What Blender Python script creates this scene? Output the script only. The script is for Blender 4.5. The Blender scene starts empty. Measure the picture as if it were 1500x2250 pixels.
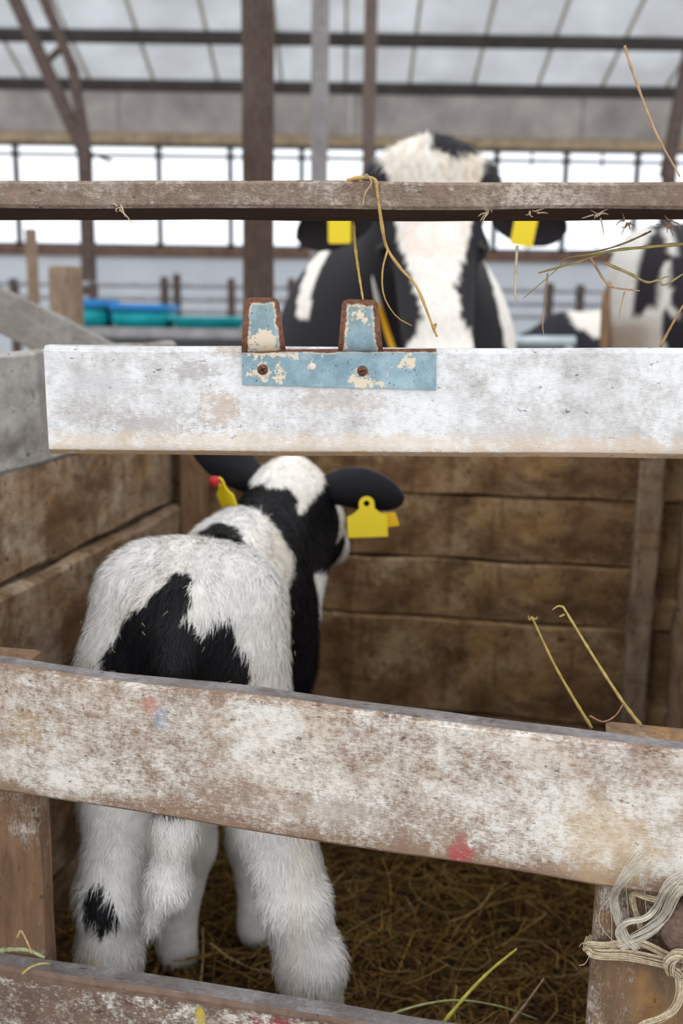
import bpy, bmesh, math, random
import numpy as np
from mathutils import Matrix, Vector, noise as mnoise

random.seed(7); RNG = np.random.default_rng(7)
SC = bpy.context.scene
COL = SC.collection

# ------------------------------------------------------------------ camera
H = 1.06; F = 2150.0
PITCH = math.radians(11.4); ROLL = math.radians(0.8); A = math.radians(12)
_fw = np.array([0, math.cos(PITCH), -math.sin(PITCH)]); _u0 = np.array([0, math.sin(PITCH), math.cos(PITCH)]); _r0 = np.array([1.0, 0, 0])
CR = math.cos(ROLL) * _r0 + math.sin(ROLL) * _u0
CU = -math.sin(ROLL) * _r0 + math.cos(ROLL) * _u0
CC = np.array([0, 0, H])
cam_d = bpy.data.cameras.new('camera'); cam = bpy.data.objects.new('camera', cam_d); COL.objects.link(cam)
cam.matrix_world = Matrix(((CR[0], CU[0], -_fw[0], 0), (CR[1], CU[1], -_fw[1], 0), (CR[2], CU[2], -_fw[2], H), (0, 0, 0, 1)))
cam_d.sensor_fit = 'VERTICAL'; cam_d.sensor_height = 36; cam_d.lens = 36 * F / 2250
cam_d.clip_start = 0.02; cam_d.clip_end = 200
cam_d.dof.use_dof = True; cam_d.dof.focus_distance = 0.97; cam_d.dof.aperture_fstop = 4.0
SC.camera = cam

# ------------------------------------------------------------------ sky, exposure
w = bpy.data.worlds.new('overcast_sky'); SC.world = w; w.use_nodes = True
bg = w.node_tree.nodes['Background']; bg.inputs[0].default_value = (0.97, 0.985, 1.0, 1); bg.inputs[1].default_value = 1.0
SC.view_settings.view_transform = 'Standard'; SC.view_settings.look = 'None'
SC.view_settings.exposure = 0.85; SC.view_settings.gamma = 1; SC.view_settings.use_curve_mapping = False
SC.cycles.max_bounces = 8; SC.cycles.diffuse_bounces = 4; SC.cycles.transparent_max_bounces = 12

# ------------------------------------------------------------------ geometry of the place
EX = np.array([math.cos(A), -math.sin(A), 0]); EY = np.array([math.sin(A), math.cos(A), 0]); EZ = np.array([0, 0, 1.0])
def ray(px, py): return CR * (px - 750) / F - CU * (py - 1125) / F + _fw
def P(px, py, d):                       # the point of a sight line that stands d metres away
    r = ray(px, py); return CC + r * (d / r[1])
def PV(px, py, v):                      # ... on the plane v = const of the calf pen
    r = ray(px, py); return CC + r * (v / np.dot(r, EY))
def PU(px, py, u):
    r = ray(px, py); return CC + r * (u / np.dot(r, EX))
def pen(u, v, z): return EX * u + EY * v + EZ * z
def pen_arr(q): q = np.asarray(q, float); return q[:, :1] * EX + q[:, 1:2] * EY + q[:, 2:3] * EZ
def uvz(p): return np.array([np.dot(p, EX), np.dot(p, EY), p[2]])

# ------------------------------------------------------------------ helpers
def smooth(me, on=True): me.polygons.foreach_set('use_smooth', [on] * len(me.polygons))
def link(name, me, mat=None, parent=None, mw=None):
    o = bpy.data.objects.new(name, me); COL.objects.link(o)
    if mat is not None and me is not None and not me.materials: me.materials.append(mat)
    if mw is not None: o.matrix_world = mw
    if parent is not None:
        o.parent = parent
        o.matrix_parent_inverse = parent.matrix_world.inverted() if parent.matrix_world != Matrix() else Matrix()
    return o
def thing(name, label, cat, loc=(0, 0, 0), group=None):
    o = bpy.data.objects.new(name, None); COL.objects.link(o)
    o.matrix_world = Matrix.Translation(Vector(loc)); tag(o, label, cat, group); return o
def tag(o, label, cat=None, group=None, kind=None):
    o['label'] = label
    if cat: o['category'] = cat
    if group: o['group'] = group
    if kind: o['kind'] = kind
    return o
def struct(o, label=None):
    o['kind'] = 'structure'
    if label: o['label'] = label
    return o
def struct_empty(name, loc=(0, 0, 0), label=None):
    o = bpy.data.objects.new(name, None); COL.objects.link(o); o.matrix_world = Matrix.Translation(Vector(loc)); return struct(o, label)
def np_mesh(name, V, quads=None, tris=None, shade=True):
    me = bpy.data.meshes.new(name)
    faces = []
    if quads is not None and len(quads): faces += np.asarray(quads).tolist()
    if tris is not None and len(tris): faces += np.asarray(tris).tolist()
    me.from_pydata(np.asarray(V).tolist(), [], faces)
    if shade: smooth(me)
    me.update(); return me
def fast_mesh(name, V, quads, tris):
    me = bpy.data.meshes.new(name); V = np.asarray(V, np.float32)
    nq, nt = len(quads), len(tris)
    me.vertices.add(len(V)); me.vertices.foreach_set('co', V.ravel())
    loops = np.concatenate([np.asarray(quads, np.int32).ravel(), np.asarray(tris, np.int32).ravel()])
    me.loops.add(len(loops)); me.loops.foreach_set('vertex_index', loops)
    me.polygons.add(nq + nt)
    st = np.concatenate([np.arange(nq) * 4, nq * 4 + np.arange(nt) * 3]).astype(np.int32)
    me.polygons.foreach_set('loop_start', st)
    me.update(calc_edges=True); smooth(me); return me
def set_col(me, C, name='Col'):
    a = me.color_attributes.new(name, 'FLOAT_COLOR', 'POINT')
    c = np.ones((len(C), 4), np.float32); c[:, :3] = C; a.data.foreach_set('color', c.ravel())
def catmull(pts, n):
    pts = np.asarray(pts, float); P0 = np.vstack([2 * pts[0] - pts[1], pts, 2 * pts[-1] - pts[-2]]); out = []
    m = len(pts) - 1
    for t in np.linspace(0, m, n):
        i = min(int(t), m - 1); f = t - i; a, b, c, d = P0[i], P0[i + 1], P0[i + 2], P0[i + 3]
        out.append(0.5 * ((2 * b) + (-a + c) * f + (2 * a - 5 * b + 4 * c - d) * f * f + (-a + 3 * b - 3 * c + d) * f ** 3))
    return np.array(out)
def tube_np(path, rad, sides=6):
    path = np.asarray(path, float); n = len(path); rad = np.broadcast_to(np.asarray(rad, float), (n,))
    T = np.gradient(path, axis=0); T /= np.linalg.norm(T, axis=1)[:, None] + 1e-12
    ref = np.array([0.31, 0.2, 0.93]); 
    if abs(np.dot(ref / np.linalg.norm(ref), T[n // 2])) > 0.9: ref = np.array([0.9, 0.3, 0.1])
    Nn = np.cross(T, ref); Nn /= np.linalg.norm(Nn, axis=1)[:, None] + 1e-12; B = np.cross(T, Nn)
    a = np.arange(sides) * 2 * math.pi / sides
    V = path[:, None, :] + rad[:, None, None] * (np.cos(a)[None, :, None] * Nn[:, None, :] + np.sin(a)[None, :, None] * B[:, None, :])
    V = V.reshape(-1, 3); Q = []
    for i in range(n - 1):
        for j in range(sides):
            k = (j + 1) % sides; Q.append((i * sides + j, i * sides + k, (i + 1) * sides + k, (i + 1) * sides + j))
    V = np.vstack([V, path[0], path[-1]]); c0, c1 = len(V) - 2, len(V) - 1
    Tr = [(c0, (j + 1) % sides, j) for j in range(sides)] + [(c1, (n - 1) * sides + j, (n - 1) * sides + (j + 1) % sides) for j in range(sides)]
    return V, Q, Tr
class Bag:                               # collects shapes for one mesh
    def __init__(s): s.V = []; s.Q = []; s.T = []; s.n = 0
    def add(s, V, Q, T=()):
        s.V.append(np.asarray(V, float)); s.Q += [tuple(i + s.n for i in q) for q in Q]; s.T += [tuple(i + s.n for i in t) for t in T]; s.n += len(V); return s
    def tube(s, path, rad, sides=6): return s.add(*tube_np(path, rad, sides))
    def box(s, lo, hi):
        x0, y0, z0 = lo; x1, y1, z1 = hi
        V = [(x0, y0, z0), (x1, y0, z0), (x1, y1, z0), (x0, y1, z0), (x0, y0, z1), (x1, y0, z1), (x1, y1, z1), (x0, y1, z1)]
        return s.add(V, [(0, 3, 2, 1), (4, 5, 6, 7), (0, 1, 5, 4), (1, 2, 6, 5), (2, 3, 7, 6), (3, 0, 4, 7)])
    def mesh(s, name, shade=True): return np_mesh(name, np.vstack(s.V), s.Q, s.T, shade)
def basis_mat(o, x, y, z):
    m = Matrix.Identity(4)
    for i in range(3): m[i][0] = x[i]; m[i][1] = y[i]; m[i][2] = z[i]; m[i][3] = o[i]
    return m
def nz(p, s, seed=0): return mnoise.noise(Vector((p[0] * s + seed * 7.3, p[1] * s + seed * 3.1, p[2] * s - seed * 5.7)))

def board_mesh(name, L, h0, h1, th, rough=0.0012, bev=0.004, n=None, bow=0.0, seed=0, end_round=0.0, slope=0.0):
    """a plank: x along its length, y its thickness (0 = front face), z its width"""
    n = n or max(8, int(L / 0.03)); rings = []
    for i in range(n + 1):
        t = i / n; x = t * L; h = h0 + (h1 - h0) * t; b = bow * (4 * t * (1 - t)) + slope * x
        prof = [(0, bev), (0, h * .33), (0, h * .67), (0, h - bev), (bev, h), (th - bev, h), (th, h - bev), (th, h * .5), (th, bev), (th - bev, 0), (bev, 0)]
        r = []
        for k, (y, z) in enumerate(prof):
            j = nz((x * 1.0, y * 3, z * 3), 9, seed) * rough + nz((x, y, z), 40, seed + 3) * rough * .5
            j2 = nz((x * 1.0, y * 3, z * 3), 7, seed + 9) * rough * 1.6
            r.append((x, y + j * .6, z + b + j2))
        rings.append(r)
    m = len(rings[0]); V = [v for r in rings for v in r]; Q = []
    for i in range(n):
        for k in range(m):
            k2 = (k + 1) % m; Q.append((i * m + k, i * m + k2, (i + 1) * m + k2, (i + 1) * m + k))
    c0 = np.mean(rings[0], axis=0) - np.array([bev * .7, 0, 0]); c1 = np.mean(rings[-1], axis=0) + np.array([bev * .7, 0, 0])
    V += [tuple(c0), tuple(c1)]; i0, i1 = len(V) - 2, len(V) - 1
    T = [(i0, (k + 1) % m, k) for k in range(m)] + [(i1, n * m + k, n * m + (k + 1) % m) for k in range(m)]
    me = np_mesh(name, V, Q, T, True)
    bm = bmesh.new(); bm.from_mesh(me); bmesh.ops.recalc_face_normals(bm, faces=bm.faces); bm.to_mesh(me); bm.free(); smooth(me)
    try: me.set_sharp_from_angle(angle=math.radians(28))
    except Exception: pass
    return me
def board_at(name, mat, BL, BR, TL, TR, th, parent=None, ext=(0, 0), bow=0.0, seed=0, rough=0.0012, bev=0.004):
    """plank whose front face has these four corners (bottom-left ... top-right)"""
    BL, BR, TL, TR = [np.asarray(q, float) for q in (BL, BR, TL, TR)]
    x = BR - BL; L = np.linalg.norm(x); x /= L
    z = (TL + TR - BL - BR); z -= x * np.dot(z, x); z /= np.linalg.norm(z); y = np.cross(z, x)
    h0, h1 = np.dot(TL - BL, z), np.dot(TR - BR, z); dh = (h1 - h0) / L
    o = BL - x * ext[0]; L2 = L + ext[0] + ext[1]
    me = board_mesh(name, L2, h0 - dh * ext[0], h1 + dh * ext[1], th, rough, bev, None, bow, seed)
    ob = link(name, me, mat, parent, basis_mat(o, x, y, z)); return ob
def box_ob(name, mat, lo, hi, parent=None, bev=0.0):
    bm = bmesh.new(); bmesh.ops.create_cube(bm, size=1)
    lo, hi = np.array(lo, float), np.array(hi, float)
    for v in bm.verts: v.co = Vector((lo + hi) / 2) + Vector([v.co[i] * (hi - lo)[i] for i in range(3)])
    if bev: bmesh.ops.bevel(bm, geom=bm.edges[:], offset=bev, segments=2, affect='EDGES')
    me = bpy.data.meshes.new(name); bm.to_mesh(me); bm.free(); return link(name, me, mat, parent)

# ------------------------------------------------------------------ materials
class NT:
    def __init__(s, name):
        s.m = bpy.data.materials.new(name); s.m.use_nodes = True; s.t = s.m.node_tree; s.b = s.t.nodes['Principled BSDF']; s.out = s.t.nodes['Material Output']
    def n(s, ty, **kw):
        nd = s.t.nodes.new(ty)
        for k, v in kw.items(): setattr(nd, k, v)
        return nd
    def set(s, sock, v):
        if isinstance(v, bpy.types.NodeSocket): s.t.links.new(v, sock)
        elif isinstance(v, (tuple, list)) and len(v) == 3 and sock.type == 'RGBA': sock.default_value = (*v, 1)
        else: sock.default_value = v
    def coord(s, scale=(1, 1, 1), loc=(0, 0, 0), which='Object'):
        c = s.n('ShaderNodeTexCoord'); m = s.n('ShaderNodeMapping'); s.set(m.inputs['Vector'], c.outputs[which])
        m.inputs['Scale'].default_value = scale; m.inputs['Location'].default_value = loc; return m.outputs[0]
    def noise(s, vec, scale, detail=4, rough=.55, dist=0):
        nd = s.n('ShaderNodeTexNoise'); s.set(nd.inputs['Vector'], vec); nd.inputs['Scale'].default_value = scale
        nd.inputs['Detail'].default_value = detail; nd.inputs['Roughness'].default_value = rough; nd.inputs['Distortion'].default_value = dist; return nd.outputs['Fac']
    def math(s, op, a, b=0.0, clamp=False):
        nd = s.n('ShaderNodeMath', operation=op); nd.use_clamp = clamp; s.set(nd.inputs[0], a); s.set(nd.inputs[1], b); return nd.outputs[0]
    def ss(s, v, lo, hi):               # smoothstep
        nd = s.n('ShaderNodeMapRange', interpolation_type='SMOOTHSTEP'); s.set(nd.inputs['Value'], v)
        s.set(nd.inputs['From Min'], lo); s.set(nd.inputs['From Max'], hi); return nd.outputs[0]
    def mix(s, f, a, b, mode='MIX'):
        nd = s.n('ShaderNodeMix', data_type='RGBA', blend_type=mode); s.set(nd.inputs[0], f); s.set(nd.inputs[6], a); s.set(nd.inputs[7], b); return nd.outputs[2]
    def ramp(s, f, stops):
        nd = s.n('ShaderNodeValToRGB'); s.set(nd.inputs[0], f); e = nd.color_ramp.elements
        while len(e) < len(stops): e.new(0.5)
        for el, (p, c) in zip(e, stops): el.position = p; el.color = (*c, 1)
        return nd.outputs[0]
    def bump(s, h, strength=.3, dist=.002):
        nd = s.n('ShaderNodeBump'); nd.inputs['Strength'].default_value = strength; nd.inputs['Distance'].default_value = dist; s.set(nd.inputs['Height'], h); s.set(s.b.inputs['Normal'], nd.outputs[0])
    def done(s, col, rough=.8, metal=0.0, spec=.3):
        s.set(s.b.inputs['Base Color'], col); s.set(s.b.inputs['Roughness'], rough); s.set(s.b.inputs['Metallic'], metal); s.b.inputs['Specular IOR Level'].default_value = spec; return s.m
    def sep(s, vec):
        nd = s.n('ShaderNodeSeparateXYZ'); s.set(nd.inputs[0], vec); return nd.outputs

def plain(name, col, rough=.7, metal=0.0, vary=.25, scale=12):
    t = NT(name); c = t.coord(); n = t.noise(c, scale, 5, .6)
    d = tuple(x * (1 - vary) for x in col); l = tuple(min(1, x * (1 + vary)) for x in col)
    return t.done(t.ramp(n, [(.3, d), (.7, l)]), rough, metal)

def wood(name, dark, light, paint_a=None, paint_b=None, cover=0.5, soft=.12, stain=None, marks=(), grain=(2.2, 30, 30), speck=.5, seed=0.0, bump=.5, edge=None, blotch=5.0, mott=None):
    """weathered wood, x along the grain, with the remains of whitewash"""
    t = NT(name); o = t.coord(loc=(seed, seed * .7, seed * 1.3)); g = t.coord(scale=grain, loc=(seed, 0, seed))
    raw = t.coord()
    n1 = t.noise(g, 6, 8, .68, .4); n2 = t.noise(o, blotch, 6, .62, .2); n3 = t.noise(o, 170, 4, .7); n5 = t.noise(t.coord(scale=(12, 70, 70), loc=(seed, seed, 0)), 12, 4, .7)
    n4 = t.noise(o, 11, 5, .6, .5); n6 = t.noise(o, 55, 5, .75)
    col = t.ramp(t.math('ADD', t.math('MULTIPLY', n1, .7), t.math('MULTIPLY', n4, .3)), [(.3, dark), (.5, tuple((a + b) / 2 for a, b in zip(dark, light))), (.68, light)])
    hgt = t.math('ADD', t.math('MULTIPLY', n1, .6), t.math('MULTIPLY', n3, .4))
    if stain is not None: col = t.mix(t.math('MULTIPLY', t.ss(n4, .5, .68), .75), col, stain)
    if paint_a is not None:
        f = t.math('ADD', t.math('MULTIPLY', n2, .85), t.math('MULTIPLY', n5, .55)); f = t.math('ADD', f, t.math('MULTIPLY', n6, .5)); f = t.math('ADD', f, t.math('MULTIPLY', n3, .5 * speck))
        c0 = (.85 * .5 + .55 * .5 + .5 * .5 + .25 * speck) + (.5 - cover) * .75
        if edge is not None:            # whitewash rubbed away along the two long edges
            zz = t.sep(raw)[2]; lo, hi, amt = edge
            e = t.math('ADD', t.math('SUBTRACT', 1.0, t.ss(zz, 0.0, lo)), t.ss(zz, hi[0], hi[1])); f = t.math('SUBTRACT', f, t.math('MULTIPLY', e, amt))
        m = t.ss(f, c0 - soft, c0 + soft)
        pc = t.ramp(t.math('ADD', t.math('MULTIPLY', n4, .6), t.math('MULTIPLY', n6, .4)), [(.38, paint_b), (.56, paint_a)])
        col = t.mix(m, col, pc); hgt = t.math('ADD', hgt, t.math('MULTIPLY', m, .5))
    if mott is not None:                # damp stains, pale rubbed spots and streaks running down
        md, ml, my = mott
        m1 = t.noise(t.coord(scale=(.6, 1, 1), loc=(seed, 9, 2)), 9, 7, .62, .3); m2 = t.noise(t.coord(scale=(.6, 1, 1), loc=(seed, 1, 7)), 6, 7, .66, .4); m3 = t.noise(t.coord(scale=(1, 1, .12), loc=(seed, 4, 4)), 26, 4, .6, .3); m4 = t.noise(t.coord(loc=(2, seed, 5)), 5, 4, .6, .3)
        col = t.mix(t.math('MULTIPLY', t.ss(m2, .47, .68), .7), col, ml); col = t.mix(t.math('MULTIPLY', t.ss(m4, .56, .68), .35), col, my)
        col = t.mix(t.math('MULTIPLY', t.ss(m1, .47, .68), .72), col, md); col = t.mix(t.math('MULTIPLY', t.ss(m3, .52, .68), .6), col, tuple(c * 1.6 for c in md))
        col = t.mix(t.math('MULTIPLY', t.ss(t.noise(t.coord(loc=(seed, seed, 3)), 34, 5, .7), .60, .68), .9), col, tuple(c * .35 for c in md))
    dk = t.math('MULTIPLY', t.math('SUBTRACT', 1.0, t.ss(t.noise(t.coord(scale=(.6, 1, 1), loc=(seed, 3, 1)), 95, 3, .65), .30, .37)), .7)
    col = t.mix(dk, col, tuple(c * .5 for c in dark))
    for (mx, mz, rx, rz, mc, amt) in marks:
        s = t.sep(raw); dx = t.math('DIVIDE', t.math('SUBTRACT', s[0], mx), rx); dz = t.math('DIVIDE', t.math('SUBTRACT', s[2], mz), rz)
        r = t.math('ADD', t.math('MULTIPLY', dx, dx), t.math('MULTIPLY', dz, dz)); r = t.math('ADD', r, t.math('MULTIPLY', t.math('SUBTRACT', n6, .5), 3.5)); r = t.math('ADD', r, t.math('MULTIPLY', t.math('SUBTRACT', n5, .5), 3.0)); r = t.math('ADD', r, t.math('MULTIPLY', t.math('SUBTRACT', n3, .5), 2.5))
        col = t.mix(t.math('MULTIPLY', t.math('SUBTRACT', 1.0, t.ss(r, .05, 1.35)), amt), col, mc)
    t.bump(hgt, bump, .0025)
    return t.done(col, .85, 0, .2)

def coat(name, rough=.75):
    t = NT(name); a = t.n('ShaderNodeVertexColor'); a.layer_name = 'Col'
    n = t.noise(t.coord(), 60, 4, .6); col = t.mix(t.math('MULTIPLY', t.ss(n, .35, .7), .18), a.outputs[0], (.25, .2, .16), 'MULTIPLY')
    return t.done(col, rough, 0, .25)
def attr_mat(name, rough=.8, spec=.2):
    t = NT(name); a = t.n('ShaderNodeVertexColor'); a.layer_name = 'Col'
    n = t.noise(t.coord(), 90, 3, .6); return t.done(t.mix(t.math('MULTIPLY', n, .5), a.outputs[0], (.5, .42, .34), 'MULTIPLY'), rough, 0, spec)

WHITE_A, WHITE_B = (.80, .83, .86), (.62, .60, .58)

# ================================================================== THE BARN (setting)
M_conc = plain('stained_concrete', (.36, .33, .315), .9, 0, .3, 2.2)
M_lower = plain('pale_blue_grey_wall', (.56, .60, .66), .8, 0, .08, 1.5)
M_steel = plain('rusty_brown_steel', (.085, .06, .052), .7, .2, .4, 20)
M_sill = plain('rusty_sill', (.15, .085, .06), .8, 0, .4, 9)
M_dkpurlin = plain('dark_purlin', (.05, .043, .04), .8, 0, .3, 6)
M_frame = plain('grey_window_frame', (.14, .14, .15), .6, .2, .2, 10)
M_dirt = plain('packed_dirt_floor', (.20, .165, .13), .95, 0, .35, 3)
M_bat = plain('faded_batten', (.42, .38, .33), .85, 0, .2, 4)
M_tanstrip = plain('tan_timber_strip', (.34, .26, .17), .85, 0, .35, 8)

t = NT('translucent_roof_sheet'); n = t.noise(t.coord(), 1.3, 5, .6); colr = t.ramp(n, [(.3, (.60, .61, .62)), (.7, (.74, .76, .78))])
tr = t.n('ShaderNodeBsdfTranslucent'); t.set(tr.inputs[0], colr); df = t.n('ShaderNodeBsdfDiffuse'); t.set(df.inputs[0], colr)
mx = t.n('ShaderNodeMixShader'); mx.inputs[0].default_value = .75; t.t.links.new(df.outputs[0], mx.inputs[1]); t.t.links.new(tr.outputs[0], mx.inputs[2]); t.t.links.new(mx.outputs[0], t.out.inputs[0]); M_roof = t.m
t = NT('window_glass'); tp = t.n('ShaderNodeBsdfTransparent'); tp.inputs[0].default_value = (.96, .98, 1, 1); gl = t.n('ShaderNodeBsdfGlossy'); gl.inputs['Roughness'].default_value = .08
mx = t.n('ShaderNodeMixShader'); mx.inputs[0].default_value = .06; t.t.links.new(tp.outputs[0], mx.inputs[1]); t.t.links.new(gl.outputs[0], mx.inputs[2]); t.t.links.new(mx.outputs[0], t.out.inputs[0]); M_glass = t.m

fl = struct(box_ob('floor', M_dirt, (-9, -5, -.25), (9, 12.3, -.05)), 'packed dirt floor of the barn')
DW = 12.0                                  # the window wall stands 12 m away
zz = lambda y: P(750, y, DW)[2]
Z_SILL, Z_WT, Z_LB, Z_LT = zz(550), zz(322), zz(300), zz(205)
wb = struct_empty('wall_back', (0, DW, 0), 'far barn wall with a band of windows under a concrete lintel')
box_ob('lower_wall', M_lower, (-8, DW, -.05), (8, DW + .25, Z_SILL - .09), wb)
box_ob('sill', M_sill, (-8, DW - .08, Z_SILL - .10), (8, DW + .22, Z_SILL), wb, .01)
box_ob('timber_strip', M_tanstrip, (-8, DW - .05, Z_WT), (8, DW + .2, Z_LB), wb, .01)
for i in range(6): box_ob('lintel_panel', M_conc, (-8 + i * 2.68, DW, Z_LB), (-8 + i * 2.68 + 2.676, DW + .25, Z_LT), wb, .012)
bars = [-280, -123, 34, 191, 348, 505, 662, 819, 976, 1090, 1243, 1400, 1557, 1714]
xs = [P(b, 430, DW)[0] for b in bars]; ztr = zz(346)
for i in range(len(xs) - 1):
    x0, x1 = xs[i], xs[i + 1]; wn = struct_empty('window_%d' % (i + 1), (x0, DW, Z_SILL))
    b = Bag(); fw = .035
    for (lo, hi) in (((x0 - fw, -.0, Z_SILL), (x0 + fw * .1, .06, Z_WT)), ((x1 - fw * .1, 0, Z_SILL), (x1 + fw * .9, .06, Z_WT)), ((x0, 0, Z_SILL), (x1, .06, Z_SILL + .05)), ((x0, 0, Z_WT - .03), (x1, .06, Z_WT)), ((x0, 0, ztr - .02), (x1, .05, ztr + .02))):
        b.box((lo[0], DW + .05 + lo[1], lo[2]), (hi[0], DW + .05 + hi[1], hi[2]))
    if i in (9, 10): b.box(((x0 + x1) / 2 - .012, DW + .06, Z_SILL), ((x0 + x1) / 2 + .012, DW + .09, Z_WT))
    link('window_frame', b.mesh('window_frame', False), M_frame, wn)
    box_ob('pane', M_glass, (x0 + .005, DW + .075, Z_SILL + .05), (x1 - .005, DW + .081, ztr - .02), wn)
    box_ob('pane', M_glass, (x0 + .005, DW + .075, ztr + .02), (x1 - .005, DW + .081, Z_WT - .03), wn)
# roof: slopes up from the window wall to a ridge and down again behind the camera
SL = math.tan(math.radians(18)); zr = lambda y: Z_LT + .05 + (DW - y) * SL
ceil = struct_empty('ceiling', (0, DW, Z_LT), 'sloping roof of translucent white sheets on dark purlins')
def roof_hit(py):
    r = ray(750, py); a = (Z_LT + .05 + DW * SL - H) / (r[2] + r[1] * SL); return r[1] * a
yp = [DW + .1, roof_hit(195), roof_hit(88)]; step = yp[1] - yp[2]
yp += [yp[2] - step * k for k in range(1, 9)]
W0 = .735
for j in range(len(yp) - 1):
    if j > 4: continue
    for i in range(22):
        x0 = -8.1 + i * W0; b = Bag(); ya, yb = yp[j], yp[j + 1] - .03
        V = [(x0, ya, zr(ya) + .06), (x0 + W0 - .02, ya, zr(ya) + .06), (x0 + W0 - .02, yb, zr(yb) + .06), (x0, yb, zr(yb) + .06)]
        b.add(V + [(a, c, d + .012) for a, c, d in V], [(0, 1, 2, 3), (7, 6, 5, 4), (0, 4, 5, 1), (1, 5, 6, 2), (2, 6, 7, 3), (3, 7, 4, 0)])
        link('roof_panel', b.mesh('roof_panel', False), M_roof, ceil)
for y in yp[1:6]: box_ob('purlin', M_dkpurlin, (-8.1, y - .05, zr(y) - .055), (8.1, y + .05, zr(y) + .055), ceil, .008)
for x in np.arange(-8.1, 8.2, W0): 
    b = Bag(); ya, yb = yp[0], yp[5]; b.add([(x - .022, ya, zr(ya) + .045), (x + .012, ya, zr(ya) + .045), (x + .012, yb, zr(yb) + .045), (x - .022, yb, zr(yb) + .045), (x - .022, ya, zr(ya) + .062), (x + .012, ya, zr(ya) + .062), (x + .012, yb, zr(yb) + .062), (x - .022, yb, zr(yb) + .062)],
        [(3, 2, 1, 0), (4, 5, 6, 7), (0, 1, 5, 4), (1, 2, 6, 5), (2, 3, 7, 6), (3, 0, 4, 7)]); link('roof_batten', b.mesh('roof_batten', False), M_bat, ceil)

# ---- standing posts
def post_px(name, x0, x1, ypx, d, mat, ztop, label, cat='post', depth=None):
    a, c = P(x0, ypx, d), P(x1, ypx, d); wd = c[0] - a[0]; dp = depth or wd
    me = board_mesh(name, ztop + .05, dp, dp, wd, .004, .012, 30, seed=x0)
    o = link(name, me, mat, None, basis_mat((c[0], d, -.05), (0, 0, 1), (-1, 0, 0), (0, 1, 0))); return tag(o, label, cat)
M_post1 = wood('dark_brown_post_wood', (.035, .022, .018), (.10, .065, .052), (.17, .15, .14), (.12, .10, .095), .28, .2, grain=(2, 12, 12), blotch=2.5, seed=2)
M_post2 = wood('grey_post_wood', (.14, .125, .125), (.26, .24, .24), (.34, .33, .34), (.26, .25, .26), .4, .2, grain=(2, 12, 12), blotch=2.5, seed=5)
M_post3 = wood('brown_post_wood', (.07, .052, .046), (.17, .13, .115), grain=(2, 12, 12), seed=8)
post_px('barn_post', 532, 598, 500, 4.0, M_post1, zr(4.6) - .2, 'thick dark brown timber post left of the big cow')
post_px('barn_post', 682, 720, 300, 5.6, M_post2, zr(5.6) - .02, 'grey weathered post rising behind the middle of the top rail')
post_px('barn_post', 798, 826, 200, 7.2, M_post3, zr(7.2) - .02, 'thin brown post beside the cow\'s head, farther off than the grey post')

# ---- steel frames under the roof
def frame_thing(label, segs, col=None, d=9.0):
    base = P(*col[0], d); tnm = thing('steel_frame', label, 'steel frame', (base[0], d, -.05))
    if col:
        x0, x1 = P(col[0][0], col[0][1], d)[0], P(col[1][0], col[1][1], d)[0]; zt = P(col[0][0], col[2], d)[2]
        box_ob('column', M_steel, (x0, d - .06, -.05), (x1, d + .06, zt), tnm, .008)
    for (a, bb, r, nm) in segs:
        pa, pb = P(*a, d), P(*bb, d); x = pb - pa; L = np.linalg.norm(x); x /= L; y = np.array([0, 1.0, 0]); z = np.cross(x, y)
        link(nm, board_mesh(nm, L, 2 * r, 2 * r, .09, .002, .006, 12), M_steel, tnm, basis_mat(pa - z * r - y * .045, x, y, z))
    return tnm
frame_thing('rusty steel truss leg with two converging braces at the upper left', [((192, 352), (20, -30), .055, 'brace'), ((192, 345), (160, 150), .04, 'brace'), ((160, 150), (85, -30), .04, 'brace'), ((98, 140), (140, 100), .02, 'strut'), ((196, 335), (245, 355), .015, 'bracket_arm')], ((178, 500), (206, 500), 335))
frame_thing('dark steel truss leg at the upper right edge', [((1462, 390), (1520, 90), .055, 'brace')], ((1448, 500), (1474, 500), 352))

# ---- railing along the far aisle
rl = thing('pipe_railing', 'low metal pipe railing with upright posts before the far wall', 'railing', (0, 8, -.05))
for y, r in ((632, .022), (662, .022), (690, .02)): 
    z = P(750, y, 8)[2]; link('pipe', Bag().tube([(-5, 8, z), (-2, 8, z), (2, 8, z), (5, 8, z)], r, 8).mesh('pipe'), plain('grey_pipe', (.30, .31, .34), .5, .3), rl)
for px, top in ((361, 608), (388, 602), (508, 612), (205, 620), (30, 612), (1208, 622), (1275, 626), (1440, 620), (760, 612), (640, 612)):
    c = P(px, top, 8); box_ob('post', M_steel, (c[0] - .026, 7.95, -.05), (c[0] + .026, 8.05, c[2]), rl, .006)

# ---- ledge with the teal feeders
M_ledge = plain('pale_ledge', (.52, .58, .62), .7, 0, .15, 5); M_ledge_d = plain('dark_ledge_edge', (.06, .06, .065), .7)
dl = 4.6; c0, c1 = P(60, 735, dl), P(640, 735, dl)
lg = thing('feeding_ledge', 'low pale wall with a dark edge carrying the teal feeders', 'ledge', (c0[0], dl, -.05))
box_ob('wall_body', M_ledge, (c0[0], dl, -.05), (c1[0], dl + .5, c0[2] - .045), lg, .008)
box_ob('dark_edge', M_ledge_d, (c0[0], dl - .02, c0[2] - .045), (c1[0], dl + .5, c0[2] - .01), lg, .005)
box_ob('top_slab', plain('grey_slab', (.34, .33, .34), .8), (c0[0], dl - .01, c0[2] - .01), (c1[0], dl + .5, P(60, 717, dl)[2]), lg, .006)
M_teal = plain('teal_plastic', (.004, .34, .38), .35, 0, .2, 6); M_blue = plain('blue_plastic', (.012, .22, .55), .35, 0, .15, 6)
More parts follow.
